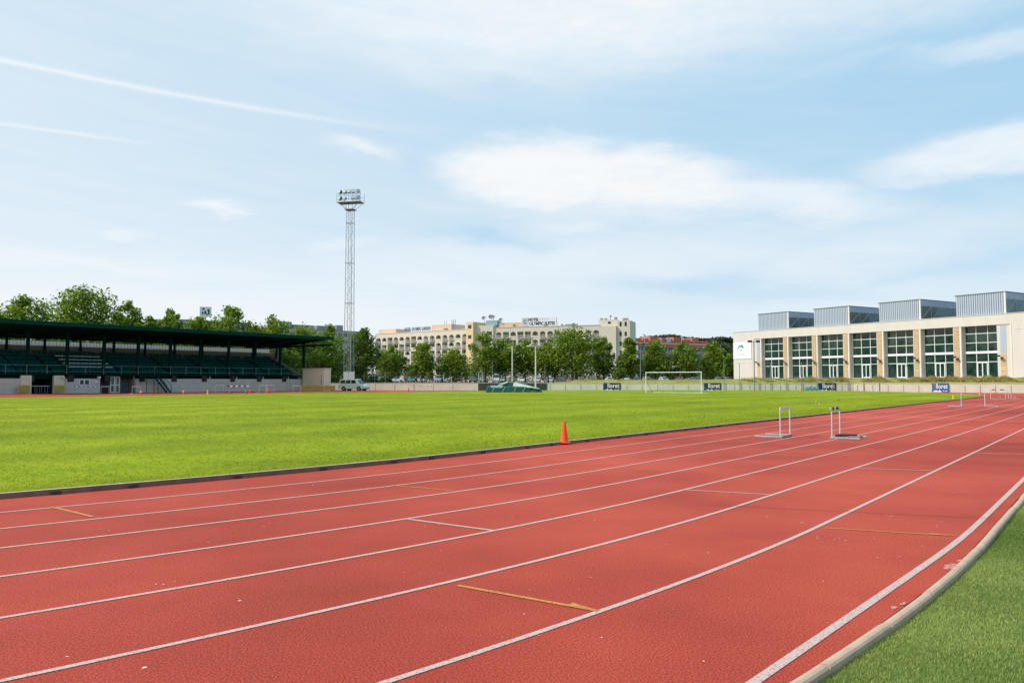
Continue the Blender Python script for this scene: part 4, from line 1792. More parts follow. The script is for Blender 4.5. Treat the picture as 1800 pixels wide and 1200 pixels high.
# billboard on mast behind the stand
p = at(359, 670, 205)
bs = empty('mast_billboard', (p.x, p.y, 1.28), R(15), 'square white advertising sign on a mast above the trees', 'billboard')
zt = at(359, 540, 205).z - 1.28
zb_ = at(359, 556.5, 205).z - 1.28
mb = MB()
mb.box(-1.42, 1.42, 0, .2, zb_, zt)
mb.build('panel', 'sign_white', bs)
mb = MB()
mb.box(-1.45, 1.45, .2, .3, zb_, zb_ + .1)
mb.box(-1.45, 1.45, -.02, .3, zt, zt + .08)
mb.tube((0, .4, 0), (0, .4, zt), .16, .12, n=8)
mb.build('mast', 'grey_metal', bs)
mb = MB()
for x0, x1, z0, z1 in ((-.8, -.3, .72, .9), (.45, .95, .60, .78), (-.35, .15, .30, .60), (.6, .95, .22, .70), (-.9, -.55, .25, .5), (.2, .45, .12, .34)):
    H_ = zt - zb_
    mb.box(x0, x1, -.03, -.004, zb_ + H_ * z0, zb_ + H_ * z1)
mb.build('lettering', 'letter_dark', bs)

# ------------------------------------------------------------------ grandstand
Q0 = 107.0
stand = empty('grandstand', SQ(0, Q0, 0), TH, 'long dark green roofed grandstand with tiered seats along the track', 'grandstand')


def ls(px, q=Q0):
    return s_at(px, q)


S0 = ls(-70)
S1 = ls(530)
SR = ls(585, 103)
TUN0, TUN1 = ls(55), ls(94)
DOOR0, DOOR1 = ls(176), ls(216)
mb = MB()
mb.box(S0, TUN0, 0, .3, -.05, 1.9)
mb.box(TUN1, DOOR0, 0, .3, -.05, 1.9)
mb.box(DOOR1 + 1.8, S1, 0, .3, -.05, 1.9)
fw = mb.build('front_wall', 'stand_wall', stand)
mb = MB()
for z in (0.55, 1.2):
    mb.box(S0, TUN0, -.004, 0, z, z + .025)
    mb.box(TUN1, DOOR0, -.004, 0, z, z + .025)
    mb.box(DOOR1 + 1.8, S1, -.004, 0, z, z + .025)
mb.build('wall_seams', 'concrete_dark', fw)
# tunnel with cheeks
mb = MB()
mb.box(TUN0 - 1.2, TUN0 - .003, -.12, 0.28, 0, 2.28)
mb.build('tunnel_cheek', 'hut', stand)
MB().box(TUN1 + .003, TUN1 + 1.2, -.12, 0.28, 0, 2.28).build('tunnel_cheek', 'hut', stand)
mb = MB()
mb.box(TUN0, TUN0 + .1, 0.31, 6, 0, 2.28)
mb.box(TUN1 - .1, TUN1, 0.31, 6, 0, 2.28)
mb.box(TUN0, TUN1, 6, 6.1, 0, 2.28)
mb.build('tunnel', 'dark_green', stand)
# recessed dark strip, deck
mb = MB()
mb.box(S0, S1, 0.6, .7, 1.9, 2.35)
mb.build('recess', 'dark_green', stand)
mb = MB()
mb.box(S0, S1, -.15, 0.9, 2.36, 2.5)
mb.build('deck_edge', 'dark_green', stand)
mb = MB()
mb.box(DOOR0, DOOR1 + 1.8, 2.0, 2.1, 0, 2.3)
mb.box(DOOR0, DOOR0 + .15, 0.31, 2, 0, 2.3)
mb.box(DOOR1 + 1.65, DOOR1 + 1.8, 0.31, 2, 0, 2.3)
mb.build('doorway_recess', 'stand_brown', stand)
for a, b, m_ in ((ls(183), ls(193), 'black'), (ls(197), ls(205), 'glass_mid'), (ls(206), ls(214), 'glass_mid')):
    mb = MB()
    mb.box(a, b, 0.55, .6, 0.02, 2.2)
    d = mb.build('door', m_, stand)
    if m_ != 'black':
        mb = MB()
        for x in (a, b - .12):
            mb.box(x, x + .12, .48, .545, .02, 2.2)
        for z in (.02, 1.0, 2.08):
            mb.box(a, b, .485, .54, z, z + .12)
        mb.build('frame', 'white_paint', d)
a, b = ls(138.5), ls(158)
mb = MB()
mb.box(a, b, -.02, -.003, 1.15, 1.72)
w = mb.build('window', 'glass_dark', stand)
mb = MB()
for x in (a, (a + b) / 2 - .1, b - .12):
    mb.box(x, x + .14, -.06, -.022, 1.1, 1.76)
mb.box(a, b, -.055, -.023, 1.72, 1.80)
mb.box(a, b, -.055, -.023, 1.06, 1.15)
mb.build('frame', 'white_paint', w)
mb = MB()
mb.box(ls(167), ls(173), -.03, -.003, 1.45, 1.68)
mb.build('notice', 'sign_white', stand)
for px in (367, 414, 461, 505):
    a, b = ls(px - 4.5), ls(px + 4.5)
    mb = MB()
    mb.box(a, b, .50, .597, 1.93, 2.3)
    w = mb.build('vent_window', 'black', stand)
    mb = MB()
    mb.box(a - .14, a, .45, .55, 1.93, 2.3)
    mb.box(b, b + .14, .45, .55, 1.93, 2.3)
    mb.box(a - .14, b + .14, .452, .548, 1.905, 1.93)
    mb.build('frame', 'white_paint', w)
# tiers
mb = MB()
for r_ in range(6):
    y0 = 0.9 + 1.25 * r_
    mb.box(S0, S1 - .3 - 0.0 * r_, y0, 8.6, 2.5 + .5 * r_ - .45, 2.5 + .5 * r_)
mb.build('terrace_steps', 'step_green', stand)
# seat blocks
blocks = [(-70, 20), (24, 78), (84, 108), (116, 196), (204, 284), (292, 350), (357, 402), (409, 454), (461, 500), (504, 525)]
for bi, (pa, pb) in enumerate(blocks):
    a, b = ls(pa, 110), min(ls(pb, 110), S1 - .5)
    for r_ in range(6):
        y0 = 0.9 + 1.25 * r_
        z0 = 2.5 + .5 * r_
        white = (bi == 3 and 1 <= r_ <= 4)
        mb = MB()
        n = max(2, int((b - a) / 0.52))
        for k in range(n):
            x = a + (b - a) * k / n
            w_ = (b - a) / n * 0.82
            mb.box(x, x + w_, y0 + .42, y0 + .80, z0 + .34, z0 + .40)
            mb.hexa([(x, y0 + .80, z0 + .40), (x + w_, y0 + .80, z0 + .40), (x + w_, y0 + .86, z0 + .40), (x, y0 + .86, z0 + .40),
                     (x, y0 + .90, z0 + .72), (x + w_, y0 + .90, z0 + .72), (x + w_, y0 + .94, z0 + .72), (x, y0 + .94, z0 + .72)])
            mb.box(x + w_ * .4, x + w_ * .6, y0 + .5, y0 + .7, z0 + .001, z0 + .34)
        o = mb.build('seat_row', 'seat_green', stand)
        if white:
            m2 = MB()
            for k in range(n):
                x = a + (b - a) * k / n
                w_ = (b - a) / n * 0.82
                m2.hexa([(x, y0 + .36, z0 + .403), (x + w_, y0 + .36, z0 + .403), (x + w_, y0 + .8, z0 + .403), (x, y0 + .8, z0 + .403),
                         (x, y0 + .36, z0 + .50), (x + w_, y0 + .36, z0 + .50), (x + w_, y0 + .8, z0 + .50), (x, y0 + .8, z0 + .50)])
            w = m2.build('white_cushions', 'sign_white', o)
            o['label'] = 'seat row with white seat pads'
# back wall, rail
mb = MB()
mb.box(S0, ls(494, 116), 9.6, 9.9, 1, 6.35)
mb.build('back_wall', 'stand_brown', stand)
mb = MB()
mb.box(S0, ls(494, 116), 9.62, 9.88, 6.353, 6.42)
x = S0
while x < ls(492, 116):
    mb.box(x, x + .05, 9.66, 9.72, 6.42, 7.0)
    x += 0.45
mb.box(S0, ls(494, 116), 9.65, 9.73, 7.0, 7.06)
mb.build('back_rail', 'white_metal', stand)
mb = MB()
mb.box(S0, ls(494, 116), 12.5, 12.7, 0, 7.15)
mb.build('rear_sunlit_wall', 'panel_sunlit', stand)  # bright white painted in for the sunlit strip seen behind the stand
# sloped end wall
mb = MB()
xa, xb = S1 - .35, S1
mb.hexa([(xa, 0.35, 1.9), (xb, 0.35, 1.9), (xb, 10, 1.9), (xa, 10, 1.9), (xa, .35, 2.75), (xb, .35, 2.75), (xb, 8.2, 5.9), (xa, 8.2, 5.9)])
mb.hexa([(xa, 8.2, 1.9), (xb, 8.2, 1.9), (xb, 12, 1.9), (xa, 12, 1.9), (xa, 8.2, 5.9), (xb, 8.2, 5.9), (xb, 12, 5.9), (xa, 12, 5.9)])
mb.box(S1, S1 + .02, 0.3, 12, -.05, 1.9)
mb.box(S1 - .3, S1, 0.3, 12, -.05, 1.898)
mb.build('end_wall', 'stand_brown', stand)
# columns
k = 0
base = 0.388
while True:
    s = (base + 0.0433 * k) * 108
    if s > SR - 1:
        break
    if s > S0:
        mb = MB()
        mb.box(s - .17, s + .17, 0.95, 1.3, 1.95 if s < S1 else 0, 8.25)
        mb.build('column', 'dark_green', stand)
        mb = MB()
        mb.box(s - .38, s + .38, -.1, .6, 1.5, 2.34) if s < S1 else mb.box(s - .25, s + .25, .85, 1.4, 0, .2)
        mb.build('column_base', 'black', stand)
        mb = MB()
        s2 = s + 0.6
        mb.box(s2 - .13, s2 + .13, 9.2, 9.45, 5.0, 7.6) if s2 < S1 + 14 else None
        mb.build('rear_column', 'dark_green', stand)
        mb = MB()
        mb.hexa([(s - .12, -3.7, 8.15), (s + .12, -3.7, 8.15), (s + .12, 10.5, 7.15), (s - .12, 10.5, 7.15),
                 (s - .12, -3.7, 8.45), (s + .12, -3.7, 8.45), (s + .12, 10.5, 7.58), (s - .12, 10.5, 7.58)])
        mb.build('roof_beam', 'dark_green', stand)
    k += 1
for k in (-1, -2):
    s = (base + 0.0433 * k) * 108
    mb = MB()
    mb.box(s - .17, s + .17, 0.95, 1.3, 1.95, 8.25)
    mb.build('column', 'dark_green', stand)
# roof
mb = MB()
mb.hexa([(S0, -4, 8.46), (SR, -4, 8.46), (SR, 11, 7.6), (S0, 11, 7.6), (S0, -4, 8.62), (SR, -4, 8.62), (SR, 11, 7.76), (S0, 11, 7.76)])
x = S0
while x < SR:
    mb.hexa([(x, -3.95, 8.622), (x + .12, -3.95, 8.622), (x + .12, 10.9, 7.764), (x, 10.9, 7.764), (x, -3.95, 8.68), (x + .12, -3.95, 8.68), (x + .12, 10.9, 7.82), (x, 10.9, 7.82)])
    x += 1.0
mb.build('roof', 'roof_green', stand)
mb = MB()
mb.box(S0, SR + .03, -4.12, -4.003, 8.30, 8.80)
mb.box(SR, SR + .03, -4.0, 11, 7.4, 7.7)
mb.build('roof_fascia', 'roof_green', stand)
mb = MB()
mb.box(S0, SR - .2, 0.9, 1.2, 8.0, 8.2)
mb.box(S0, SR - .2, 9.2, 9.4, 7.3, 7.6)
mb.build('purlins', 'dark_green', stand)
# front railing
mb = MB()
x = S0
while x < S1:
    mb.box(x - .03, x + .03, -.12, -.06, 2.5, 3.62)
    x += 2.33
for z in (2.75, 3.57):
    mb.box(S0, S1, -.11, -.07, z, z + .045)
mb.build('railing', 'rail_green', stand)
# metal stairs
a = ls(268)
b = ls(291)
mb = MB()
nst = 10
for k in range(nst):
    x = a + (b - a) * k / nst
    z = 2.3 - 2.3 * k / nst
    mb.box(x, x + (b - a) / nst, -1.5, -.4, z - .25, z - .20)
for y in (-1.5, -.4):
    mb.bar((a, y, 2.2), (b, y, -.05), .06, .2)
    mb.bar((a, y, 3.2), (b, y, 1.0), .05, .05)
    mb.bar((b, y, 0), (b, y, 1.0), .05, .05)
    mb.bar((a, y, 0), (a, y, 3.2), .05, .05)
    mb.bar(((a + b) / 2, y, 1.1), ((a + b) / 2, y, 2.1), .04, .04)
mb.box(ls(238), a, -1.5, -.2, 2.2, 2.3)
for x in (ls(238), ls(248)):
    mb.bar((x, -1.5, 0), (x, -1.5, 3.3), .06, .06)
mb.bar((ls(238), -1.5, 3.2), (a, -1.5, 3.2), .05, .05)
mb.build('metal_stairs', 'dark_green', stand)
for px in (109, 172):
    mb = MB()
    mb.cbox(ls(px), -.3, 2.05, .35, .25, .25)
    mb.build('flood_lamp', 'white_metal', stand)

# hut right of the stand
hx0 = gp(530, 687.5)
p = SQ(S1 + .6, Q0 - 2.5, 0)
Zh = p.y
a, b = at(531.5, 670, Zh + 1), at(569.5, 670, Zh - 1.6)
L = (Vector((b.x, b.y, 0)) - Vector((a.x, a.y, 0))).length
hut = empty('ticket_hut', (a.x, a.y, 0), math.atan2(b.y - a.y, b.x - a.x), 'cream windowless hut at the right end of the grandstand', 'hut')
hz = at(531, 648.5, Zh + 1).z
mb = MB()
mb.box(0, L, 0, 1.5, 0, hz)
mb.build('wall', 'hut', hut)
mb = MB()
mb.box(-.1, L + .1, -.12, 1.6, hz + .003, hz + .12)
mb.build('roof', 'white_metal', hut)
mb = MB()
mb.box(L * .86, L * .90, -.04, -.003, hz * .30, hz * .56)
mb.box(L * .86, L * .91, -.04, -.003, hz * .64, hz * .72)
mb.build('meter_box', 'mid_metal', hut)
mb = MB()
rg = random.Random(9)
x = L * .28
while x < L * .72:
    h_ = rg.uniform(.12, .5)
    mb.bar((x, -.01, hz * .13), (x + rg.uniform(-.12, .2), -.01, hz * .13 + h_), .012, .07)
    x += rg.uniform(.10, .2)
mb.bar((L * .28, -.01, hz * .14), (L * .74, -.01, hz * .15), .012, .07)
mb.build('graffiti', 'letter_dark', hut)


def barrier(p, rz, L, H, label, m='yellow_panel', group='yellow crowd barriers', bars=8):
    t = empty('crowd_barrier', p, rz, label, 'barrier', group)
    mb = MB()
    mb.box(0.04, L - .04, -.02, .02, .18, H - .04)
    mb.build('panel', m, t)
    mb = MB()
    mb.tube((0, 0, 0), (0, 0, H), .035, n=6)
    mb.tube((L, 0, 0), (L, 0, H), .035, n=6)
    mb.tube((0, 0, H), (L, 0, H), .035, n=6)
    for k in range(bars):
        x = L * (k + .5) / bars
        mb.tube((x, -.03, .15), (x, -.03, H - .05), .012, n=4)
    mb.bar((0, -.3, .02), (0, .3, .02), .05, .04)
    mb.bar((L, -.3, .02), (L, .3, .02), .05, .04)
    mb.build('frame', 'yellow', t)


pA = SQ(ls(32, 106.4), 106.4)
barrier(pA, TH, ls(53, 106.4) - ls(32, 106.4), 1.05, 'yellow barrier panel left of the dark stand tunnel', bars=6)
pA = SQ(ls(96, 106.4), 106.4)
barrier(pA, TH, ls(114, 106.4) - ls(96, 106.4), 1.05, 'yellow barrier panel right of the dark stand tunnel', bars=6)
for i, (x0, x1, lab) in enumerate([(530, 549, 'yellow slatted barrier below the hut graffiti, leftmost of three'), (550, 569, 'yellow slatted barrier before the hut, middle of three'), (570, 589, 'yellow slatted barrier right of the hut, nearest the van')]):
    a, b = gp(x0, 687.2), gp(x1, 687.2)
    barrier(a, math.atan2(b.y - a.y, b.x - a.x), (b - a).length, .85, lab, bars=10)
# thin rail fence in front of the hut
# blue bin
p = SQ(ls(220, 106), 106)
t = empty('waste_bin', p, TH, 'round dark blue bin beside the white glass doors of the stand', 'bin')
MB().lathe([(0, 0), (.32, 0), (.36, .95), (.38, .98), (.36, 1.0), (0, 1.0)], 14).build('barrel', 'blue_bin', t, smooth=False)
MB().lathe([(.39, 0), (.39, .08), (0, .16)], 14, (0, 0, .99)).build('lid', 'blue_bin', t)

# floodlight mast
p = at(613, 670, 152)
mast = empty('floodlight_mast', (p.x, p.y, 1.0), R(-12), 'tall steel lattice floodlight mast beside the grandstand', 'floodlight')
ztop = at(613, 369, 152).z - 1.0
w0, w1 = 0.72, 0.56


def hw(z):
    return w0 + (w1 - w0) * z / ztop


mb = MB()
for sx in (-1, 1):
    for sy in (-1, 1):
        mb.tube((sx * hw(0), sy * hw(0), 0), (sx * hw(ztop), sy * hw(ztop), ztop), .055, .042, n=6)
mb.build('corner_posts', 'galv', mast)
mb = MB()
n = 26
for i in range(n):
    za, zc = ztop * i / n, ztop * (i + 1) / n
    for f_ in range(4):
        def c(k, z):
            sx, sy = [(-1, -1), (1, -1), (1, 1), (-1, 1)][k % 4]
            return (sx * hw(z), sy * hw(z), z)
        if i % 2:
            mb.bar(c(f_, za), c(f_ + 1, zc), .028, .028)
        else:
            mb.bar(c(f_ + 1, za), c(f_, zc), .028, .028)
        if i % 6 == 0:
            mb.bar(c(f_, za), c(f_ + 1, za), .07, .07)
mb.build('lattice', 'galv', mast)
mb = MB()
mb.bar((.05, -.1, 0), (.05, -.1, ztop), .05, .05)
mb.bar((.35, -.1, 0), (.35, -.1, ztop), .05, .05)
for i in range(int(ztop / .6)):
    mb.bar((.05, -.1, i * .6), (.35, -.1, i * .6), .03, .03)
mb.build('ladder', 'mid_metal', mast)
mb = MB()
zp = ztop + 1.3
mb.box(-2.4, 2.4, -1.0, 1.0, zp, zp + .12)
for sx in (-1, 1):
    for sy in (-1, 1):
        mb.bar((sx * hw(ztop), sy * hw(ztop), ztop), (sx * 2.2, sy * .9, zp), .06, .06)
        mb.bar((sx * hw(ztop), sy * hw(ztop), ztop), (sx * .7, sy * .7, zp), .06, .06)
mb.box(-.9, .9, -.9, .9, ztop - .05, ztop + .05)
for x in (-2.4, -.8, .8, 2.4):
    mb.bar((x, -1, zp), (x, -1, zp + 1.9), .05, .05)
    mb.bar((x, 1, zp), (x, 1, zp + 1.9), .05, .05)
for z in (zp + .6, zp + 1.2):
    mb.bar((-2.4, -1, z), (2.4, -1, z), .04, .04)
    mb.bar((-2.4, 1, z), (2.4, 1, z), .04, .04)
mb.bar((-2.2, 0, zp), (-2.2, 0, zp + 2.2), .05, .05)
mb.bar((-2.2, 0, zp + 2.2), (-2.6, 0, zp + 2.45), .05, .05)
mb.build('platform', 'galv', mast)
for r_ in range(2):
    for k in range(5):
        if r_ == 0 and k == 2:
            continue
        x = -1.6 + .88 * k
        z = zp + .75 + 1.2 * r_
        lm = MB()
        yaw = R([-35, -10, 0, 15, 40][k])
        sub = MB()
        sub.hexa([(-.36, -.3, -.30), (.36, -.3, -.30), (.2, .25, -.2), (-.2, .25, -.2), (-.36, -.3, .34), (.36, -.3, .34), (.2, .25, .22), (-.2, .25, .22)])
        sub.bar((-.42, 0, 0), (-.42, 0, -.5), .05, .05)
        sub.bar((.42, 0, 0), (.42, 0, -.5), .05, .05)
        sub.bar((-.42, 0, -.5), (.42, 0, -.5), .05, .05)
        o = sub.build('floodlight', 'lamp_dark', mast, loc=(x, -1.05, z), rot=(R(-14), 0, yaw))
        MB().box(-.31, .31, -.33, -.303, -.26, .29).build('lens', 'lamp_glass', o)
# switch cabinet at the mast foot
a = at(603.5, 670, 147)
t = empty('switch_cabinet', (a.x, a.y, 1.0), 0, 'pale double door switch cabinet at the foot of the mast, behind the van', 'cabinet')
zc = at(603, 652.5, 147).z - 1
mb = MB()
mb.box(0, 1.95, 0, .8, -1, zc)
mb.build('cabinet_body', 'white_metal', t)
mb = MB()
mb.box(.96, .99, -.01, -.003, 0, zc)
mb.box(0.05, 1.9, -.012, -.003, zc - .08, zc - .04)
mb.build('door_seam', 'grey_metal', t)


# ------------------------------------------------------------------ vehicles
PAINT = {}


def paint(c):
    k = 'paint_%02d%02d%02d' % tuple(int(x * 99) for x in c)
    if k not in M:
        plain(k, c, rough=0.25, var=0.04, coat=0.6, spec=0.5)
    return k


def vehicle(name, label, cat, loc, rz, colr, kind='hatchback', group=None):
    P = paint(colr)
    root = empty(name, loc, rz, label, cat, group)
    if kind == 'van':
        L, Wd, belt, top = 4.8, 0.92, 1.18, 1.93
        low = [(-2.38, .32), (-2.42, .55), (-2.40, 1.18), (1.52, 1.16), (2.12, 1.0), (2.36, .82), (2.42, .5), (2.36, .3)]
        cab = [(-2.39, 1.16), (-2.26, 1.84), (-2.1, 1.92), (.70, 1.93), (.92, 1.86), (1.62, 1.13)]
        wins = [(-2.16, -1.18, 1.22, 1.74), (-1.10, -.16, 1.22, 1.74)]
        fwin = [(-.02, 1.22), (.98, 1.22), (.66, 1.74), (-.02, 1.74)]
        shield = ((1.60, 1.16), (.95, 1.84))
        rear = ((-2.37, 1.25), (-2.28, 1.78))
        axle = (-1.45, 1.45)
    elif kind == 'box':
        L, Wd, belt, top = 4.9, 0.95, 1.25, 2.25
        low = [(-2.45, .32), (-2.45, 1.25), (1.55, 1.2), (2.2, 1.05), (2.42, .85), (2.45, .35)]
        cab = [(-2.44, 1.2), (-2.38, 2.2), (-2.2, 2.25), (.9, 2.25), (1.1, 2.15), (1.65, 1.17)]
        wins = []
        fwin = [(.25, 1.28), (1.1, 1.28), (.85, 1.9), (.25, 1.9)]
        shield = ((1.64, 1.2), (1.14, 2.1))
        rear = ((-2.43, 1.3), (-2.38, 2.0))
        axle = (-1.5, 1.45)
    elif kind == 'saloon':
        L, Wd, belt, top = 4.4, 0.86, .90, 1.42
        low = [(-2.16, .28), (-2.2, .6), (-2.1, .93), (-1.5, .95), (.95, .90), (1.9, .74), (2.15, .6), (2.2, .4), (2.12, .26)]
        cab = [(-1.72, .93), (-1.05, 1.36), (-.7, 1.42), (.0, 1.43), (.25, 1.38), (1.05, .88)]
        wins = [(-.98, -.30, .97, 1.30)]
        fwin = [(-.20, .97), (.72, .97), (.22, 1.31), (-.20, 1.31)]
        shield = ((1.03, .92), (.27, 1.37))
        rear = ((-1.69, .97), (-1.08, 1.35))
        axle = (-1.35, 1.35)
    else:
        L, Wd, belt, top = 3.9, 0.84, .92, 1.44
        low = [(-1.9, .28), (-1.95, .6), (-1.92, .95), (.85, .92), (1.6, .78), (1.88, .6), (1.93, .4), (1.86, .26)]
        cab = [(-1.91, .93), (-1.66, 1.32), (-1.4, 1.42), (-.1, 1.45), (.15, 1.40), (.98, .90)]
        wins = [(-1.45, -.62, .98, 1.31)]
        fwin = [(-.52, .98), (.66, .98), (.12, 1.32), (-.52, 1.32)]
        shield = ((.96, .94), (.17, 1.39))
        rear = ((-1.88, .98), (-1.68, 1.31))
        axle = (-1.25, 1.22)
    tw_ = Wd * 0.80

    def yy(z):
        return Wd - .02 + (tw_ - Wd) * max(0, (z - belt)) / (top - belt)
    mb = MB()
    mb.extrude_xz(low, -Wd, Wd)
    b0 = len(mb.v)
    nn = len(cab)
    for sgn in (-1, 1):
        for x, z in cab:
            mb.v.append((x, sgn * yy(z), z))
    mb.f.append(tuple(b0 + i for i in range(nn)))
    mb.f.append(tuple(b0 + nn + i for i in reversed(range(nn))))
    for i in range(nn):
        j = (i + 1) % nn
        mb.f.append((b0 + i, b0 + nn + i, b0 + nn + j, b0 + j))
    body = mb.build('body', P, root, bevel=.05)
    glass = MB()
    for sgn in (-1, 1):
        for (x0, x1, z0, z1) in wins:
            q_ = [(x0, z0), (x1, z0), (x1, z1), (x0 + .12, z1)]
            pts = [(x, sgn * (yy(z) + .012), z) for x, z in q_]
            glass.poly(pts if sgn < 0 else list(reversed(pts)))
        pts = [(x, sgn * (yy(z) + .012), z) for x, z in fwin]
        glass.poly(pts if sgn < 0 else list(reversed(pts)))
    glass.build('side_windows', 'glass_car', root)
    (xa, za), (xb, zb2) = shield
    mb = MB()
    mb.poly([(xa + .04, -yy(za) * .90, za + .03), (xa + .04, yy(za) * .90, za + .03), (xb + .05, yy(zb2) * .86, zb2 - .02), (xb + .05, -yy(zb2) * .86, zb2 - .02)])
    mb.build('windscreen', 'glass_car', root)
    (xa, za), (xb, zb2) = rear
    mb = MB()
    mb.poly([(xa - .03, yy(za) * .86, za), (xa - .03, -yy(za) * .86, za), (xb - .04, -yy(zb2) * .82, zb2), (xb - .04, yy(zb2) * .82, zb2)])
    mb.build('rear_window', 'glass_car', root)
    xf, xr = max(p[0] for p in low), min(p[0] for p in low)
    for sgn in (-1, 1):
        MB().cbox(xf - .10, sgn * (Wd - .22), .66, .14, .30, .16).build('headlight', 'lens', root)
        MB().cbox(xr + .03, sgn * (Wd - .14), .80, .10, .20, .30).build('tail_light', 'tail', root)
    mb = MB()
    mb.cbox(xf - .03, 0, .40, .14, 2 * Wd - .06, .20)
    mb.cbox(xr + .03, 0, .42, .14, 2 * Wd - .06, .20)
    mb.build('bumpers', 'grey_metal' if kind == 'van' else P, root)
    rw = .32 if kind in ('van', 'box') else .30
    for ax in axle:
        for sgn in (-1, 1):
            mb = MB()
            mb.tube((ax, sgn * (Wd - .2), rw), (ax, sgn * (Wd + .015), rw), rw, n=18)
            w = mb.build('wheel', 'rubber', root)
            MB().tube((ax, sgn * (Wd + .0), rw), (ax, sgn * (Wd + .03), rw), rw * .58, rw * .5, n=12).build('rim', 'mid_metal', w)
            MB().tube((ax, sgn * (Wd - .3), rw + .03), (ax, sgn * (Wd + .006), rw + .03), rw + .08, n=18).build('wheel_arch', 'black', root)
    mb = MB()
    for sgn in (-1, 1):
        mb.cbox(fwin[1][0] - .02, sgn * (Wd + .06), belt + .1, .12, .16, .14)
    mb.build('mirrors', P, root)
    return root


# the parked van on the track, in front of the hut
vp = gp(622.5, 686.6)
vehicle('van', 'pale mint green van parked on the track below the mast', 'van', (vp.x, vp.y, 0), R(-22), (0.62, 0.76, 0.60), 'van')
MB_ = MB()
cpx = [
    (670, 20, 'silver', 'hatchback', 'pale silver hatchback half hidden by the hedge, leftmost in the car park'),
    (698, 29, 'white', 'saloon', 'white saloon car right of the hedge, facing left'),
    (723, 16, 'teal', 'hatchback', 'teal green small car right of the white saloon'),
    (743, 15, 'silver2', 'hatchback', 'light silver hatchback left of the tall blue van'),
    (772, 20, 'blue', 'van', 'light blue van beside the first quad lantern lamp'),
    (785.5, 10, 'whitegrey', 'box', 'white tall van seen end on, right of the light blue van'),
    (806, 25, 'maroon', 'box', 'dark maroon high van in the left half of the car park'),
    (831, 22, 'dark', 'hatchback', 'dark grey hatchback right of the maroon van'),
    (851, 14, 'grey', 'hatchback', 'mid grey car behind the small white frame'),
    (872, 12, 'white', 'box', 'white van behind the landing mat, left of a silver car'),
    (886, 15, 'silver', 'hatchback', 'silver car between the white van and the dark red car'),
    (899, 14, 'wine', 'hatchback', 'dark red car behind the slim white pole'),
    (917, 17, 'white', 'hatchback', 'white car right of the slim white pole'),
    (944, 23, 'silver2', 'saloon', 'silver saloon behind the thick white lamp post'),
    (968, 17, 'silver', 'hatchback', 'silver hatchback under the light green plane tree'),
    (986, 14, 'dark', 'hatchback', 'dark hatchback left of the biggest plane tree trunk'),
    (1004, 15, 'wine', 'hatchback', 'wine red hatchback under the biggest plane tree'),
    (1022, 16, 'grey', 'hatchback', 'mid grey hatchback right of the wine red one under the trees'),
    (1042, 22, 'bluegrey', 'saloon', 'blue grey saloon left of the slim pointed plane tree'),
    (1071, 21, 'white', 'saloon', 'white saloon above the leftmost navy banner'),
    (1100, 18, 'white', 'van', 'white people carrier beside the hotel end wall'),
    (1119, 14, 'dark', 'hatchback', 'dark hatchback left of the tall grey street lamp'),
    (1138, 19, 'beige', 'hatchback', 'beige hatchback above the left goal post'),
    (1167, 18, 'white', 'hatchback', 'white hatchback above the middle of the goal'),
    (1196, 17, 'red', 'hatchback', 'dull red hatchback above the right half of the goal'),
    (1215, 16, 'silver', 'saloon', 'silver saloon right of the dull red hatchback'),
    (1229, 14, 'dark', 'hatchback', 'dark hatchback above the right goal post'),
    (1262, 17, 'bluegrey', 'hatchback', 'blue grey hatchback second from the hall corner'),
    (1279, 17, 'silver2', 'hatchback', 'pale silver hatchback closest to the hall corner'),
]
CC = {'silver': (0.42, 0.45, 0.46), 'white': (0.70, 0.72, 0.72), 'teal': (0.04, 0.25, 0.22), 'silver2': (0.55, 0.57, 0.57), 'blue': (0.22, 0.36, 0.46),
      'whitegrey': (0.60, 0.63, 0.64), 'maroon': (0.10, 0.03, 0.035), 'dark': (0.06, 0.065, 0.075), 'grey': (0.18, 0.19, 0.2), 'wine': (0.20, 0.03, 0.035),
      'bluegrey': (0.20, 0.26, 0.32), 'beige': (0.42, 0.38, 0.30), 'red': (0.35, 0.07, 0.05)}
for i, (px, w, c, kd, lab) in enumerate(cpx):
    Z = 214 if px < 900 else 218
    Lm = {'van': 4.8, 'box': 4.9, 'saloon': 4.4, 'hatchback': 3.9}[kd]
    wid = 1.75
    # yaw giving the wanted apparent width
    m_ = w * Z / F
    best = min((abs(Lm * abs(math.cos(R(a))) + wid * abs(math.sin(R(a))) - m_), a) for a in range(0, 91, 3))[1]
    rg = random.Random(i)
    yaw = R(180 - best) if i % 2 == 0 else R(-best)
    if lab.endswith('facing left'):
        yaw = R(172)
    if best > 60:
        yaw = R(-90 + rg.uniform(-12, 12))
    p = at(px, 670, Z)
    vehicle('parked_car' if kd in ('hatchback', 'saloon') else 'parked_van', lab, 'car' if kd in ('hatchback', 'saloon') else 'van', (p.x, p.y, 1.29), yaw, CC[c], kd, 'vehicles in the car park')

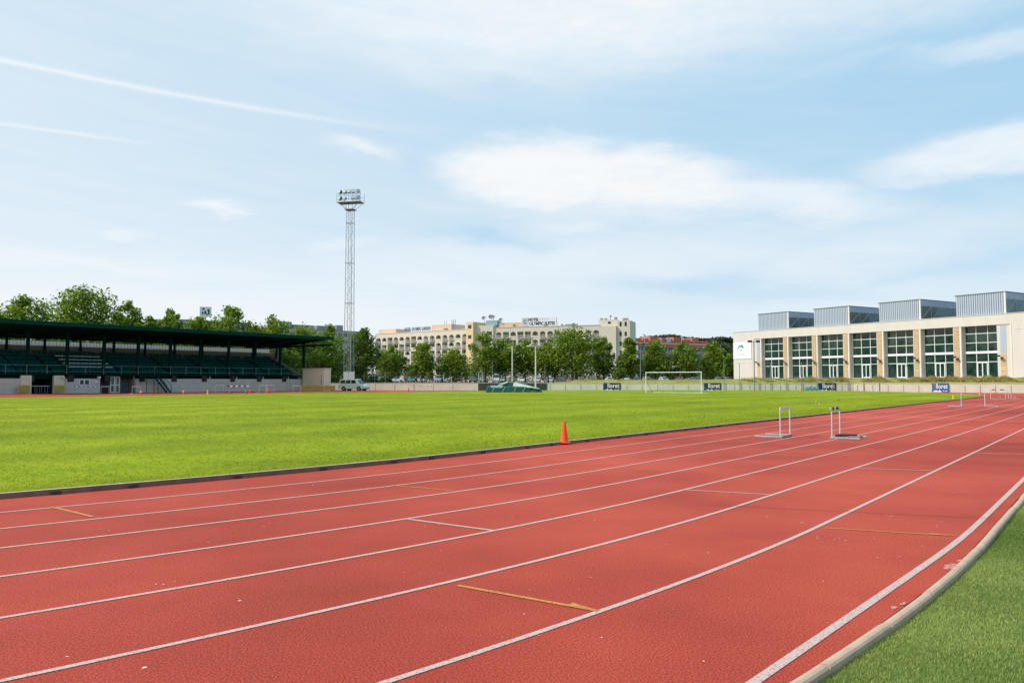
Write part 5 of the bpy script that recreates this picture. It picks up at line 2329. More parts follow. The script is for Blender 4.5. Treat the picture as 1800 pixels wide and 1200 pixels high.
# ------------------------------------------------------------------ people in the car park
def person(px, Z, label, shirt, face=-1, step=0.12):
    p = at(px, 670, Z)
    root = empty('person', (p.x, p.y, 1.29), R(20 * face), label, 'person')
    H = 1.72

    def skin(name, verts, edges, rad, m, parent):
        me = bpy.data.meshes.new(name)
        me.from_pydata(verts, edges, [])
        me.update()
        o = bpy.data.objects.new(name, me)
        col.objects.link(o)
        md = o.modifiers.new('skin', 'SKIN')
        for i, r in enumerate(rad):
            me.skin_vertices[0].data[i].radius = (r, r * .8) if not isinstance(r, tuple) else r
        me.skin_vertices[0].data[0].use_root = True
        sd = o.modifiers.new('sub', 'SUBSURF')
        sd.levels = sd.render_levels = 1
        dg = bpy.context.evaluated_depsgraph_get()
        m2 = bpy.data.meshes.new_from_object(o.evaluated_get(dg))
        bpy.data.objects.remove(o)
        m2.name = name
        m2.materials.clear()
        m2.materials.append(M[m])
        m2.polygons.foreach_set('use_smooth', [True] * len(m2.polygons))
        o2 = bpy.data.objects.new(name, m2)
        col.objects.link(o2)
        o2.parent = parent
        return o2
    v = [(0, 0, .95), (0, 0, 1.15), (0, 0, 1.38), (0, 0, 1.50), (0, -.01, 1.62), (0, 0, 1.72),
         (.19, 0, 1.40), (.25, -.02, 1.12), (.26, -.10, .88), (-.19, 0, 1.40), (-.25, .02, 1.12), (-.26, -.06, .88),
         (.09, 0, .88), (.10, -step, .50), (.10, -step * 1.2, .08), (.10, -step - .16, .03),
         (-.09, 0, .88), (-.10, step, .50), (-.10, step * 1.4, .08), (-.10, step - .10, .03)]
    ed = [(0, 1), (1, 2), (2, 3), (3, 4), (4, 5), (2, 6), (6, 7), (7, 8), (2, 9), (9, 10), (10, 11), (0, 12), (12, 13), (13, 14), (14, 15), (0, 16), (16, 17), (17, 18), (18, 19)]
    rd = [.13, .12, .14, .055, .10, .08, .06, .045, .035, .06, .045, .035, .09, .06, .045, .04, .09, .06, .045, .04]
    skin('body', v, ed, rd, 'skin', root)
    sv = [(0, 0, .98), (0, 0, 1.15), (0, 0, 1.38), (.19, 0, 1.40), (.23, -.01, 1.2), (-.19, 0, 1.40), (-.23, .01, 1.2)]
    skin('shirt', sv, [(0, 1), (1, 2), (2, 3), (3, 4), (2, 5), (5, 6)], [.155, .145, .16, .075, .065, .075, .065], shirt, root)
    tv = [(0, 0, .94), (.09, 0, .88), (.10, -step, .50), (.10, -step * 1.2, .14), (-.09, 0, .88), (-.10, step, .50), (-.10, step * 1.4, .14)]
    skin('trousers', tv, [(0, 1), (1, 2), (2, 3), (0, 4), (4, 5), (5, 6)], [.15, .105, .08, .065, .105, .08, .065], 'trousers', root)
    MB().lathe([(.0, .13), (.06, .12), (.10, .06), (.105, 0), (.09, -.05)], 10, (0, .02, 1.64)).build('hair', 'hair', root, smooth=True)


person(681.5, 206, 'person in a pink top standing left of the white saloon', 'shirt_pink', -1)
person(714, 206, 'person in a pink top between the white saloon and the teal car', 'shirt_pink', 1)
person(731, 205, 'person in a white shirt standing beside the teal car', 'shirt_white', 1)
person(739, 207, 'person in a blue shirt right of the one in the white shirt', 'shirt_blue', -1)
person(994, 207, 'person in a pink top beside the wine red car under the big tree', 'shirt_pink', 1)


# ------------------------------------------------------------------ lamps, posts, signs
def street_lamp(px, ytop, Z, zb, label, heads=1, ybase=None, thick=.09, m='galv', name='street_lamp', group='street lamps around the car park'):
    p = at(px, 670, Z)
    t = empty(name, (p.x, p.y, zb), 0, label, 'street lamp', group)
    h = at(px, ytop, Z).z - zb
    MB().tube((0, 0, -.1), (0, 0, h), thick, thick * .6, n=8).build('pole', m, t)
    if heads == 1:
        mb = MB()
        mb.bar((0, 0, h), (-.9, 0, h + .1), .07, .07)
        mb.build('arm', m, t)
        mb = MB()
        mb.hexa([(-1.5, -.15, h), (-.8, -.15, h + .02), (-.8, .15, h + .02), (-1.5, .15, h), (-1.4, -.1, h + .14), (-.8, -.1, h + .2), (-.8, .1, h + .2), (-1.4, .1, h + .14)])
        mb.build('lamp_head', 'lamp_glass', t)
    elif heads == 2:
        mb = MB()
        mb.bar((-.6, 0, h), (.6, 0, h), .07, .07)
        mb.build('arm', m, t)
        for sgn in (-1, 1):
            mb = MB()
            mb.cbox(sgn * .62, -.05, h + .05, .55, .45, .30)
            mb.build('lamp_head', 'black', t)
    elif heads == 4:
        hh = h
        for (dx, dy) in ((-.62, 0), (.62, 0), (0, -.6), (0, .6)):
            mb = MB()
            mb.bar((0, 0, hh - .55), (dx, dy, hh - .45), .05, .05)
            mb.build('arm', m, t)
            mb = MB()
            mb.lathe([(.12, 0), (.30, .12), (.33, .35), (.16, .5), (0, .52)], 10, (dx, dy, hh - .45))
            mb.build('lantern', 'globe', t, smooth=False)
    return t


street_lamp(759.5, 593, 200, 1.28, 'tall thin street lamp before the left hotel', 1, group='tall street lamps')
street_lamp(761, 639, 197, 1.28, 'lamp post with four white lanterns left of the low plane tree', 4, group='lamp posts with four lanterns')
street_lamp(797, 639, 197, 1.28, 'lamp post with four white lanterns before the low plane tree', 4, group='lamp posts with four lanterns')
street_lamp(655, 641, 197, 1.28, 'lamp post with four white lanterns behind the van roof', 4, group='lamp posts with four lanterns')
street_lamp(1126, 604.5, 180, 1.28, 'tall grey street lamp with twin heads before the brick block', 2, thick=.11, group='twin headed lamps')
street_lamp(941.5, 609, 126, 0, 'thick white lamp post behind the landing mat', 1, thick=.14, m='white_metal', name='lamp_post', group='tall street lamps')
lp_ = on_wall(1325)[0]
street_lamp(1326, 600.5, lp_.y - .4, 0, 'grey lamp post with twin black heads at the fence before the hall sign', 2, thick=.10, name='lamp_post', group='twin headed lamps')
street_lamp(1187, 643, 205, 1.28, 'short lamp with four lanterns behind the goal', 4, thick=.06, group='lamp posts with four lanterns')
for i, (px, yt, yb, Z, zb, lab) in enumerate([
    (900.5, 607.5, 688, 105, .15, 'slim white pole standing before the landing mat'),
    (865.5, 633, 671, 150, 1.28, 'slim grey pole left of the landing mat poles'),
    (958, 640, 671, 150, 1.28, 'thin grey pole right of the thick white lamp post'),
    (1594.5, 643, 672, wall_pt(1594).y + 2.5, 1.6, 'short white pole on the bank before the fifth hall bay')]):
    p = at(px, 670, Z)
    t = empty('pole', (p.x, p.y, zb), 0, lab, 'pole')
    h = at(px, yt, Z).z - zb
    r_ = .085 if i == 0 else (.12 if i == 3 else .05)
    MB().tube((0, 0, -.05), (0, 0, h), r_, r_ * .85, n=8).build('shaft', 'white_metal' if i in (0, 3) else 'galv', t)
    MB().lathe([(r_ * 1.3, 0), (r_ * 1.3, .05), (0, .1)], 8, (0, 0, h)).build('cap', 'grey_metal', t)
    MB().cbox(0, 0, .03, .4, .4, .06).build('foot_plate', 'grey_metal', t)
# round road sign by the white car
p = at(711.5, 670, 198)
t = empty('road_sign', (p.x, p.y, 1.28), 0, 'round pale road sign on a post above the white saloon', 'road sign')
MB().tube((0, 0, 0), (0, 0, 3.9), .05, n=6).build('post', 'galv', t)
mb = MB()
zz = at(711, 645.5, 198).z - 1.28
mb.tube((0, -.05, zz), (0, -.09, zz), .42, n=20)
mb.build('disc', 'mat_blue', t)
MB().tube((0, -.092, zz), (0, -.1, zz), .30, n=20).build('disc_face', 'pale_metal', t)
# advertising board
p = at(866.5, 670, 196)
t = empty('advertising_board', (p.x, p.y, 1.28), 0, 'upright white advertising board with dark figure under the tall tree', 'board')
z1 = at(870, 634, 196).z - 1.28
z0 = at(870, 657, 196).z - 1.28
MB().box(0, 1.75, 0, .12, z0, z1).build('panel', 'sign_white', t)
mb = MB()
pts = [(.9, .0), (1.5, .05), (1.6, .35), (1.3, .5), (1.45, .8), (1.1, .95), (.85, .75), (1.0, .5), (.7, .25)]
mb.poly([(x, -.01, z0 + (z1 - z0) * z) for x, z in pts])
mb.build('dark_figure', 'black', t)
mb = MB()
mb.box(.1, .2, .02, .1, 0, z0)
mb.box(1.5, 1.6, .02, .1, 0, z0)
mb.build('legs', 'grey_metal', t)
# white frame (small goal) on the upper ground
p = at(841.5, 670, 160)
t = empty('small_goal', (p.x, p.y, 1.28), 0, 'small narrow white frame standing above the wall left of the tarpaulin', 'goal frame')
h = at(841, 654, 160).z - 1.28
mb = MB()
mb.tube((0, 0, 0), (0, 0, h), .04, n=6)
mb.tube((.72, 0, 0), (.72, 0, h), .04, n=6)
mb.build('posts', 'white_metal', t)
mb = MB()
mb.tube((0, 0, h), (.72, 0, h), .04, n=6)
mb.build('crossbar', 'white_metal', t)
# low wire fence above the left wall
fp = at(640, 670, 146)
t = empty('wire_fence', (fp.x, fp.y, 1.28), 0, 'low wire fence on thin posts along the car park edge', 'fence')
fe = at(1010, 670, 140)
mb, mw = MB(), MB()
pv = None
for k in range(20):
    q_ = fp.lerp(fe, k / 19) - fp
    MB().tube((q_.x, q_.y, 0), (q_.x, q_.y, 1.9), .03, n=5).build('fence_post', 'galv', t)
    if pv is not None:
        for z in (.1, .7, 1.3, 1.88):
            mw.tube(pv + Vector((0, 0, z)), Vector((q_.x, q_.y, z)), .010, n=3, caps=False)
    pv = Vector((q_.x, q_.y, 0))
mw.build('tension_wires', 'galv', t)

# ------------------------------------------------------------------ sports equipment
# goal
gz = 0.17
A = at(1135.6, 670, 96)
A.z = gz
gd = Vector((N.x * -1, N.y * -1, 0))
goal = empty('football_goal', A, math.atan2(gd.y, gd.x), 'white football goal without a net at the far end of the pitch', 'goal')
GW, GH = 7.1, 2.44
for x in (0, GW):
    MB().tube((x, 0, 0), (x, 0, GH), .045, n=10).build('goal_post', 'white_paint', goal)
MB().tube((-.06, 0, GH), (GW + .06, 0, GH), .045, n=10).build('crossbar', 'white_paint', goal)
mb = MB()
for x in (0, GW):
    mb.tube((x, 0, GH * .62), (x, 1.6, .05), .03, n=6)
    mb.tube((x, 0, .05), (x, 1.6, .05), .04, n=6)
mb.tube((0, 1.6, .05), (GW, 1.6, .05), .04, n=6)
mb.build('rear_frame', 'mid_metal', goal)
MB().box(-.1, GW + .8, -.07, .07, 0.0, .03).build('ground_bar', 'white_paint', goal)


def cone(p, H, m, label, ringm=None, tilt=0, group='marker cones'):
    t = empty('traffic_cone', p, 0, label, 'cone', group)
    w = H * .26
    MB().hexa([(-w, -w, 0), (w, -w, 0), (w, w, 0), (-w, w, 0), (-w * .94, -w * .94, H * .045), (w * .94, -w * .94, H * .045), (w * .94, w * .94, H * .045), (-w * .94, w * .94, H * .045)]).build('base', m, t)
    prof = [(H * .205, H * .045), (H * .19, H * .08), (H * .075, H * .94), (H * .06, H), (H * .04, H), (H * .03, H * .9)]
    MB().lathe(prof, 24).build('cone_body', m, t, smooth=True)
    if ringm:
        def rr(z):
            return H * (.19 + (.075 - .19) * (z - .08) / .86) + .004
        MB().lathe([(rr(.45), H * .45), (rr(.68), H * .68)], 24).build('band', ringm, t, smooth=True)
    if tilt:
        t.rotation_euler = (tilt, 0, 0)
    return t


q_ = gp(994, 778.5, 0.04)
cone(q_ + Vector((-.02, .12, .0)), .52, 'orange', 'plain orange cone at the near inner kerb, biggest in view')
cone(gp(247.5, 693.5), .62, 'red', 'red cone in front of the stand beside the white barrier hurdle', 'letter_white')
cone(gp(271, 690), .55, 'red', 'small red cone at the foot of the metal stairs')
cone(gp(322.5, 692.6, .05), .60, 'orange', 'orange cone on the far edge right of the metal stairs', 'letter_white')
cone(gp(365, 692.4, .05), .55, 'yellow', 'yellow cone on the far grass edge before the stand', None)
cone(gp(439.5, 691.6, .05), .58, 'red', 'red cone at the right foot of the steeplechase barrier', 'orange_light')
cone(gp(471.8, 691, .05), .75, 'red', 'tall red cone right of the steeplechase barrier', 'orange_light')
cone(gp(717.8, 689.5, .05), .62, 'red', 'red cone left of the stacked hurdles below the car park')
cone(gp(1324.5, 690.6), .38, 'orange_light', 'left of two small pale orange cones behind the goal line')
cone(gp(1330.5, 690.6), .38, 'orange_light', 'right of two small pale orange cones behind the goal line')
cone(gp(1409, 688.2), .62, 'orange', 'orange cone left of the blue crate pile')
cone(gp(1675.5, 700.5, .04), .36, 'yellow', 'yellow cone on the grass tip left of the far hurdles')
cone(gp(1722, 696.8, .04), .40, 'red', 'red and white cone at the tip of the grass', 'letter_white')


def hurdle(p, rz, label, H=.84, stripes=0, group='hurdles on the track', boardm='white_metal', width=1.10, fallen=False, framem='mid_metal'):
    """bar runs along local x, feet point to local +y"""
    t = empty('hurdle', p, rz, label, 'hurdle', group)
    hwid = width / 2
    for x in (-hwid + .06, hwid - .06):
        MB().tube((x, 0, .04), (x, 0, H - .01), .019, n=8).build('post', 'pale_metal', t)
        mb = MB()
        mb.box(x - .035, x + .035, -.05, .70, .004, .055)
        mb.build('foot', framem, t, bevel=.008)
    MB().box(-hwid + .10, hwid - .10, -.03, .03, .01, .06).build('base_bar', framem, t)
    bd = MB()
    bd.box(-hwid, hwid, -.032, -.012, H - .072, H)
    b_ = bd.build('crossboard', boardm, t, bevel=.004)
    if stripes:
        mb = MB()
        for k in range(stripes):
            x = -hwid + width * (k + .5) / stripes
            w = width / stripes * .25
            mb.box(x - w, x + w, -.0345, -.0095, H - .0735, H + .0015)
        mb.build('stripes', 'black', b_)
    return t


# first pair: the bars point along the track, the feet away from each other
a, b = gp(1369.5, 771), gp(1391, 765)
d = b - a
c_ = (a + b) / 2
hurdle(c_, R(56), 'near hurdle with a plain white board and feet pointing left', stripes=0)
a, b = gp(1459.5, 773), gp(1479.5, 765.5)
c_ = (a + b) / 2
h_ = hurdle(c_, R(56 + 180), 'near hurdle with two black stripes on its board and feet pointing right', stripes=2)
mb = MB()
mb.box(-.25, -.05, .05, .5, .06, .10)
mb.box(.1, .22, .02, .35, .06, .10)
mb.build('counterweight', 'black', h_)
a = gp(1690, 714.5)
hurdle(a, R(60), 'distant hurdle seen edge on with feet pointing left')
a = gp(1731.5, 714)
hurdle(a, R(60 + 180), 'distant hurdle seen edge on with feet pointing right')
a = gp(1754.5, 701)
hurdle(a, R(-28), 'distant hurdle facing the camera near the right picture edge', stripes=2, width=1.25)
a = gp(1775, 700.5)
hurdle(a, R(70 + 180), 'distant hurdle seen edge on, farthest right')
GH1 = 'hurdles stored before the grandstand'
hurdle(gp(184.5, 692.3), TH + 0, 'white hurdle before the dark stand door', H=.95, group=GH1, stripes=0, framem='dark_green', width=1.1)
hurdle(gp(240, 692.3), TH, 'white hurdle left of the red cone by the stairs', H=.95, group=GH1, width=1.2)
hurdle(gp(522, 689.0), R(20), 'white hurdle left of the hut barriers', H=.95, group=GH1, width=1.2)
for i, px in enumerate((134, 142.5, 150.5, 158.5, 166.5)):
    hurdle(gp(px, 692.4), TH + R([10, -14, 22, -8, 12][i]), ['leftmost', 'second', 'third', 'fourth', 'fifth and last'][i] + ' hurdle with black and white board in the row under the stand window', H=.98, stripes=2, group=GH1, boardm='sign_white', width=1.0, framem='black')
for i, px in enumerate((60.5, 69.5, 79, 87.5)):
    hurdle(SQ(ls(px, 107.5), 107.8), TH + R([0, 12, -10, 0][i]), ['leftmost', 'second', 'third', 'rightmost'][i] + ' white topped hurdle parked in the stand tunnel', H=1.0, group=GH1, boardm='sign_white', width=1.0, framem='blue_bin')
for i, (px, py, rz, lab) in enumerate([(386, 690.2, 50, 'pale hurdle left of the steeplechase barrier'), (462, 690.0, 60, 'pale hurdle behind the tall red cone'), (475, 689.6, 48, 'slanting pale hurdle right of the tall red cone')]):
    hurdle(gp(px, py), R(rz), lab, H=1.05, group=GH1, framem='mid_metal', width=1.3)
# stack of hurdles right of the red cone under the car park
for i in range(6):
    hurdle(gp(724 + i * 6.2, 687.4), R(8 + 6 * (i % 2)), ['first', 'second', 'third', 'fourth', 'fifth', 'sixth'][i] + ' hurdle from the left in the bunch below the car park wall', H=.95 if i < 3 else .8, group='hurdles bunched before the end wall', width=1.1, stripes=2 if i % 2 else 0)
# steeplechase barrier
a, b = gp(399.5, 691.3), gp(433.5, 691.3)
t = empty('steeplechase_barrier', a, math.atan2(b.y - a.y, b.x - a.x), 'long black and white steeplechase barrier before the stand', 'barrier')
L = (b - a).length * 1.12
MB().cbox(L / 2, 0, .93, L, .12, .13).build('beam', 'white_paint', t)
mb = MB()
for k in range(4):
    x = L * (k + .25) / 4
    mb.cbox(x, 0, .93, L / 8, .126, .136)
mb.build('black_stripes', 'black', t)
for x in (.35, L - .35):
    mb = MB()
    mb.bar((x, 0, .87), (x, 0, .1), .08, .08)
    mb.bar((x, -.55, .05), (x, .55, .05), .1, .1)
    mb.bar((x, -.5, .08), (x, 0, .5), .06, .06)
    mb.build('leg', 'grey_metal', t)

# landing mat
a = gp(853, 690.2, .1)
b = gp(953.5, 690.2, .1)
L = b.x - a.x
t = empty('landing_mat', (a.x, a.y, .13), 0, 'large green and white pole vault landing mat under covers', 'landing mat')
mb = MB()
mb.hexa([(0, 0, 0), (L * .82, 0, 0), (L * .82, 4.0, 0), (0, 4, 0), (.25, .25, .82), (L * .80, .25, .72), (L * .80, 3.8, .85), (.35, 3.8, .9)])
mb.build('main_block', 'mat_green', t, bevel=.12)
mb = MB()
mb.hexa([(L * .24, 1.2, .80), (L * .97, 1.2, .3), (L * .97, 4.2, .3), (L * .24, 4.2, .8), (L * .40, 1.6, 1.30), (L * .60, 1.4, 1.22), (L * .66, 4.0, 1.25), (L * .36, 4.0, 1.36)])
mb.build('upper_block', 'mat_green', t, bevel=.12)
mb = MB()
mb.hexa([(L * .84, -.1, 0), (L, -.1, 0), (L, 3, 0), (L * .84, 3, 0), (L * .83, .1, .55), (L * .975, .1, .48), (L * .97, 2.8, .5), (L * .82, 2.8, .66)])
mb.build('side_wedge', 'mat_green', t, bevel=.08)
mb = MB()
mb.hexa([(L * .48, .9, .80), (L * .56, .9, .80), (L * .86, .0, .58), (L * .78, .0, .62), (L * .50, 1.2, 1.30), (L * .56, 1.2, 1.26), (L * .87, .1, .66), (L * .79, .1, .72)])
mb.hexa([(L * .22, .9, .86), (L * .26, .9, .86), (L * .40, 1.5, 1.2), (L * .36, 1.5, 1.2), (L * .21, .9, .93), (L * .25, .9, .93), (L * .42, 1.5, 1.38), (L * .36, 1.5, 1.38)])
mb.build('white_flaps', 'mat_pale', t, bevel=.02)
mb = MB()
mb.hexa([(L * .585, .7, .78), (L * .64, .7, .78), (L * .93, -.15, .45), (L * .88, -.15, .50), (L * .60, 1.2, 1.18), (L * .65, 1.2, 1.10), (L * .96, .0, .52), (L * .90, .0, .58)])
mb.hexa([(L * .10, .12, .60), (L * .30, .12, .60), (L * .30, .3, .6), (L * .10, .3, .60), (L * .09, .2, .84), (L * .31, .2, .82), (L * .31, .6, .86), (L * .10, .6, .88)])
mb.build('blue_flaps', 'mat_blue', t, bevel=.02)
mb = MB()
for x in (.12, .3, .5, .66):
    mb.bar((L * x, -.02, .05), (L * (x + .05), .22, .78), .03, .06)
mb.build('seams', 'mat_pale', t)

# blue crates by the banner
G5 = 'blue plastic crates stacked at the end wall'
cp_ = on_wall(1424)[0]
for i, (dx, z, lab) in enumerate([(-.95, 0, 'blue crate on the ground, left end of the pile'), (-.32, 0, 'blue crate on the ground second from the left'), (.32, 0, 'blue crate on the ground third from the left'), (.95, 0, 'blue crate on the ground beside the banner'),
                                  (-.62, .36, 'blue crate on top, left one'), (.02, .36, 'blue crate on top, middle one'), (.66, .36, 'blue crate on top, right one')]):
    t = empty('plastic_crate', (cp_.x + dx * .96, cp_.y - .75 - dx * .25, z), -.25, lab, 'crate', G5)
    mb = MB()
    mb.box(-.29, .29, -.2, .2, 0, .03)
    for (x0, x1, y0, y1) in ((-.29, .29, -.2, -.17), (-.29, .29, .17, .2), (-.29, -.26, -.17, .17), (.26, .29, -.17, .17)):
        mb.box(x0, x1, y0, y1, .03, .34)
    mb.build('shell', 'blue_crate', t)
    MB().box(-.22, .22, -.205, -.201, .1, .26).build('label_plate', 'mat_blue', t)
# low white bar on trestles near the fence
a = gp(1392, 687.3)
t = empty('bench', (a.x, a.y, 0), -.2, 'low white bench before the wall left of the blue crates', 'bench')
MB().box(0, 1.2, 0, .3, .52, .58).build('seat', 'white_metal', t)
for x in (.1, 1.05):
    MB().box(x, x + .05, .02, .28, 0, .52).build('leg', 'grey_metal', t)

# paint flecks and small litter on the pitch
rg = random.Random(21)
for i in range(9):
    px, py = [(1475, 704), (1434, 707), (1440, 711), (985, 694), (1085, 705), (728, 695), (804, 697), (875, 702), (225, 700)][i]
    p = gp(px, py, .14 if py < 699 else .10)
    lab = ['dark scrap on the grass left of the far yellow cone', 'pale scrap of paper on the grass between the two near hurdles and the goal', 'pale scrap just below its twin left of the dark scrap', 'white scrap before the landing mat right of the slim pole',
           'white scrap on the grass below the leftmost banner', 'pale scrap on the grass below the red cone at the end wall', 'white scrap on the grass left of the landing mat', 'pale scrap on the grass below the landing mat', 'white scrap on the grass below the metal stairs'][i]
    mb = MB()
    s_ = .045
    mb.poly([(-s_, -s_ * .6, 0), (s_ * .8, -s_ * .4, .03), (s_, s_ * .7, .06), (-s_ * .6, s_ * .5, .03)])
    mb.poly([(-s_ * .5, 0, .03), (s_ * .5, 0, .04), (s_ * .4, .02, .14), (-s_ * .3, .02, .12)])
    tag(mb.build('paper_scrap', 'black' if i == 0 else 'pale_metal', loc=p), lab, 'litter')

# ------------------------------------------------------------------ grass blades
def blades(name, label, m, area, n, h, w, seed, zf, dens=None):
    rg = random.Random(seed)
    mb = MB()
    c = 0
    while c < n:
        p = area(rg)
        if p is None:
            continue
        c += 1
        s, q = p
        P = SQ(s, q, 0)
        dist = P.length
        k = max(1.0, dist / 9.0)
        hh = h * rg.uniform(.5, 1.2) * min(k, 1.6)
        ww = w * min(k, 3.0)
        a = rg.uniform(0, 2 * PI)
        dx = Vector((math.cos(a), math.sin(a), 0)) * ww
        le = Vector((rg.uniform(-1, 1), rg.uniform(-1, 1), 0)) * hh * .6
        z = zf(s, q)
        P.z = z
        b = len(mb.v)
        mb.v += [tuple(P - dx), tuple(P + dx), tuple(P + le + Vector((0, 0, hh)))]
        mb.f.append((b, b + 1, b + 2))
    return tag(mb.build(name, m), label, 'grass', kind='stuff')


def a_turf(rg):
    s = 2.5 + 11 * rg.random() ** 1.4
    q = near_q(OUTQ, OUTS, s) - .075 - 3.2 * rg.random() ** 1.2
    P = SQ(s, q)
    if P.y < 3 or P.x / P.y > .70:
        return None
    return s, q


blades('turf_blades', 'short green artificial turf fibres outside the outer kerb', 'turf_blade', a_turf, 100000, .020, .0024, 51, lambda s, q: -.022)


def a_field(rg):
    s = -6 + 80 * rg.random() ** 1.8
    q = near_q(BASEQ[0], START[0], s) + .06 + 60 * rg.random() ** 3.0
    P = SQ(s, q)
    if P.y < 5 or abs(P.x / P.y) > .70:
        return None
    return s, q


blades('grass_blades', 'mown bright green grass of the infield', 'blade', a_field, 90000, .024, .006, 52, lambda s, q: crown(q) - .004)

# ------------------------------------------------------------------ WORLD AND SUN
SUN_AZ, SUN_EL = R(-101), R(43)
sv = Vector((math.sin(SUN_AZ) * math.cos(SUN_EL), math.cos(SUN_AZ) * math.cos(SUN_EL), math.sin(SUN_EL)))
sl = bpy.data.lights.new('sun', 'SUN')
sl.energy = 3.7
sl.angle = R(0.55)
sl.color = (1.0, 0.96, 0.90)
so = bpy.data.objects.new('sun', sl)
col.objects.link(so)
so.rotation_euler = sv.to_track_quat('Z', 'Y').to_euler()

w = bpy.data.worlds.new('World')
scene.world = w
w.use_nodes = True
nt = w.node_tree
nt.nodes.clear()
ND, LK = nt.nodes, nt.links


def math_(op, a, b=None, c=None, clamp=False):
    n = ND.new('ShaderNodeMath')
    n.operation = op
    n.use_clamp = clamp
    for i, x in enumerate((a, b, c)):
        if x is None:
            continue
        if isinstance(x, (int, float)):
            n.inputs[i].default_value = x
        else:
            LK.new(x, n.inputs[i])
    return n.outputs[0]


sky = ND.new('ShaderNodeTexSky')
sky.sky_type = 'NISHITA'
sky.sun_disc = False
sky.sun_elevation = SUN_EL
sky.sun_rotation = SUN_AZ
sky.air_density = 1.0
sky.dust_density = 1.2
sky.ozone_density = 1.5
tc = ND.new('ShaderNodeTexCoord')
sep = ND.new('ShaderNodeSeparateXYZ')
LK.new(tc.outputs['Generated'], sep.inputs[0])
az = math_('MULTIPLY', math_('ARCTAN2', sep.outputs[0], sep.outputs[1]), 180 / PI)
el = math_('MULTIPLY', math_('ARCSINE', math_('MINIMUM', math_('MAXIMUM', sep.outputs[2], -1.0), 1.0)), 180 / PI)


def vecn(x, y, z=0.0):
    c = ND.new('ShaderNodeCombineXYZ')
    for i, v in enumerate((x, y, z)):
        if isinstance(v, (int, float)):
            c.inputs[i].default_value = v
        else:
            LK.new(v, c.inputs[i])
    return c.outputs[0]


def noise(vec, scale, detail=5, rough=.6, dim='3D'):
    n = ND.new('ShaderNodeTexNoise')
    n.inputs['Scale'].default_value = scale
    n.inputs['Detail'].default_value = detail
    n.inputs['Roughness'].default_value = rough
    LK.new(vec, n.inputs['Vector'])
    return n.outputs['Fac']


flat = vecn(math_('MULTIPLY', az, .35), el)
n1 = noise(flat, .45, 6, .62)
n2 = noise(vecn(math_('ADD', math_('MULTIPLY', az, .35), 31.0), el), .45, 6, .62)
fine = noise(vecn(math_('MULTIPLY', az, .30), math_('ADD', el, math_('MULTIPLY', az, -.10))), 1.4, 6, .65)
wispy = noise(vecn(math_('MULTIPLY', az, .14), math_('ADD', el, math_('MULTIPLY', az, .12))), .8, 6, .6)
azw = math_('ADD', az, math_('MULTIPLY', math_('SUBTRACT', n1, .5), 5.0))
elw = math_('ADD', el, math_('MULTIPLY', math_('SUBTRACT', n2, .5), 3.0))


def pxdir(px, py):
    d = ray(px, py).normalized()
    return math.degrees(math.atan2(d.x, d.y)), math.degrees(math.asin(d.z))


def blob(px, py, rx, ry, ang, strength, hard=1.0, warp=True):
    ca, ce = pxdir(px, py)
    sx, sy = rx / F * 180 / PI * .93, ry / F * 180 / PI * .95
    da = math_('SUBTRACT', azw if warp else az, ca)
    de = math_('SUBTRACT', elw if warp else el, ce)
    c_, s_ = math.cos(R(ang)), math.sin(R(ang))
    # ang > 0: the blob falls to the right
    X = math_('SUBTRACT', math_('MULTIPLY', da, c_), math_('MULTIPLY', de, s_))
    Y = math_('ADD', math_('MULTIPLY', da, s_), math_('MULTIPLY', de, c_))
    d = math_('ADD', math_('POWER', math_('ABSOLUTE', math_('DIVIDE', X, sx)), 2.0), math_('POWER', math_('ABSOLUTE', math_('DIVIDE', Y, sy)), 2.0))
    e_ = math_('EXPONENT', math_('MULTIPLY', math_('POWER', d, hard), -1.0))
    return math_('MULTIPLY', e_, strength)


blobs = [
    (1000, 10, 600, 118, 0, .80, 1.6), (820, 90, 330, 60, 3, .55, 1.2), (1500, -10, 460, 60, 0, .6, 1.2),
    (960, 306, 200, 66, 2, .98, 2.8), (1130, 318, 260, 60, 8, .90, 2.4), (1370, 345, 230, 40, 12, .70, 1.4), (1130, 368, 330, 30, 2, .5, 1.2),
    (1730, 268, 190, 38, -4, .80, 1.8), (1010, 395, 95, 18, 2, .5, 1.2),
    (380, 367, 52, 9, 5, .75, 1.3), (632, 262, 55, 12, 8, .55, 1.1), (600, 430, 75, 13, 0, .45, 1.2), (210, 411, 34, 5, 2, .45, 1.2),
    (150, 462, 240, 17, 3, .55, 1.2), (400, 480, 200, 22, 5, .35, 1.2),
    (1500, 105, 170, 14, -8, .16, 1.0), (1740, 78, 110, 20, 0, .45, 1.2),
    (1000, 470, 620, 70, -4, .50, 1.3), (1500, 450, 360, 50, -10, .45, 1.2), (500, 560, 700, 60, 0, .5, 1.1), (1500, 540, 500, 40, -4, .4, 1.2),
]
acc = None
for b in blobs:
    v = blob(*b)
    acc = v if acc is None else math_('MAXIMUM', acc, v)
blue_hole = blob(880, 420, 120, 14, 6, .25, 1.1)
hole2 = blob(1230, 505, 220, 20, 4, .22, 1.1)
tex = math_('ADD', math_('MULTIPLY', math_('SUBTRACT', fine, .5), .8), math_('MULTIPLY', math_('SUBTRACT', wispy, .5), .7))
mask = math_('MULTIPLY', acc, math_('ADD', 1.0, math_('MULTIPLY', tex, .7)), None, True)
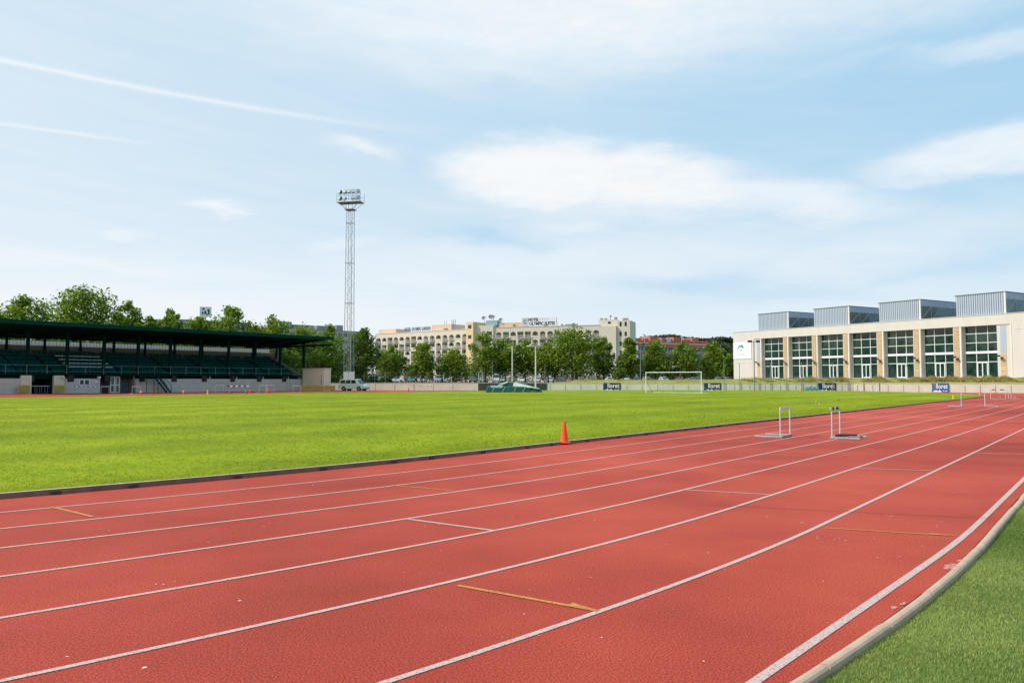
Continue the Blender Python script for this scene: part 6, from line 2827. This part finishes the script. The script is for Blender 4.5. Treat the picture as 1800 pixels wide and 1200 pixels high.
# overall thin veil of haze, thicker to the left and near the horizon
veil = math_('ADD', .29, math_('MULTIPLY', math_('SUBTRACT', wispy, .5), .22))
left = math_('MULTIPLY', az, -.0065)
low = math_('MULTIPLY', math_('EXPONENT', math_('MULTIPLY', math_('MAXIMUM', el, 0.0), -.12)), .62)
veil = math_('MINIMUM', math_('MAXIMUM', math_('ADD', math_('ADD', veil, left), low), .05), .90)
mask = math_('SUBTRACT', 1.0, math_('MULTIPLY', math_('SUBTRACT', 1.0, mask), math_('SUBTRACT', 1.0, veil)))
mask = math_('SUBTRACT', mask, math_('ADD', blue_hole, hole2), None, True)


def streak(p0, p1, bow, wid, strength, fade=.25):
    """condensation trail between two sky directions"""
    a0, e0 = pxdir(*p0)
    a1, e1 = pxdir(*p1)
    dx, dy = a1 - a0, e1 - e0
    L = math.hypot(dx, dy)
    ux, uy = dx / L, dy / L
    da, de = math_('SUBTRACT', az, a0), math_('SUBTRACT', el, e0)
    t = math_('DIVIDE', math_('ADD', math_('MULTIPLY', da, ux), math_('MULTIPLY', de, uy)), L)
    n_ = math_('SUBTRACT', math_('MULTIPLY', de, ux), math_('MULTIPLY', da, uy))
    n_ = math_('SUBTRACT', n_, math_('MULTIPLY', math_('MULTIPLY', t, math_('SUBTRACT', 1.0, t)), bow))
    n_ = math_('ADD', n_, math_('MULTIPLY', math_('SUBTRACT', fine, .5), .25))
    g_ = math_('EXPONENT', math_('MULTIPLY', math_('POWER', math_('ABSOLUTE', math_('DIVIDE', n_, wid)), 1.6), -1.0))
    fo = math_('MULTIPLY', math_('SUBTRACT', 1.0, t), 1 / fade, None, True)
    fi = math_('MULTIPLY', math_('ADD', t, .25), 5.0, None, True)
    return math_('MULTIPLY', math_('MULTIPLY', math_('MULTIPLY', g_, fo), fi), strength)


st = math_('ADD', streak((-60, 92), (760, 236), .9, .17, .32, .5), streak((-40, 212), (300, 258), .3, .12, .24, .5))
mask = math_('ADD', mask, st, None, True)
skyb = ND.new('ShaderNodeVectorMath')
skyb.operation = 'SCALE'
LK.new(sky.outputs[0], skyb.inputs[0])
skyb.inputs['Scale'].default_value = 1.0
# thin high haze lifts the clear parts to a paler blue
mixb = ND.new('ShaderNodeMix')
mixb.data_type = 'RGBA'
mixb.inputs[0].default_value = 0.85
LK.new(skyb.outputs[0], mixb.inputs[6])
mixb.inputs[7].default_value = (3.5, 6.75, 9.3, 1)
mixc = ND.new('ShaderNodeMix')
mixc.data_type = 'RGBA'
LK.new(mask, mixc.inputs[0])
LK.new(mixb.outputs[2], mixc.inputs[6])
mixc.inputs[7].default_value = (9.3, 9.55, 9.75, 1)
bg = ND.new('ShaderNodeBackground')
bg.inputs['Strength'].default_value = 0.1
LK.new(mixc.outputs[2], bg.inputs['Color'])
wo = ND.new('ShaderNodeOutputWorld')
LK.new(bg.outputs[0], wo.inputs[0])
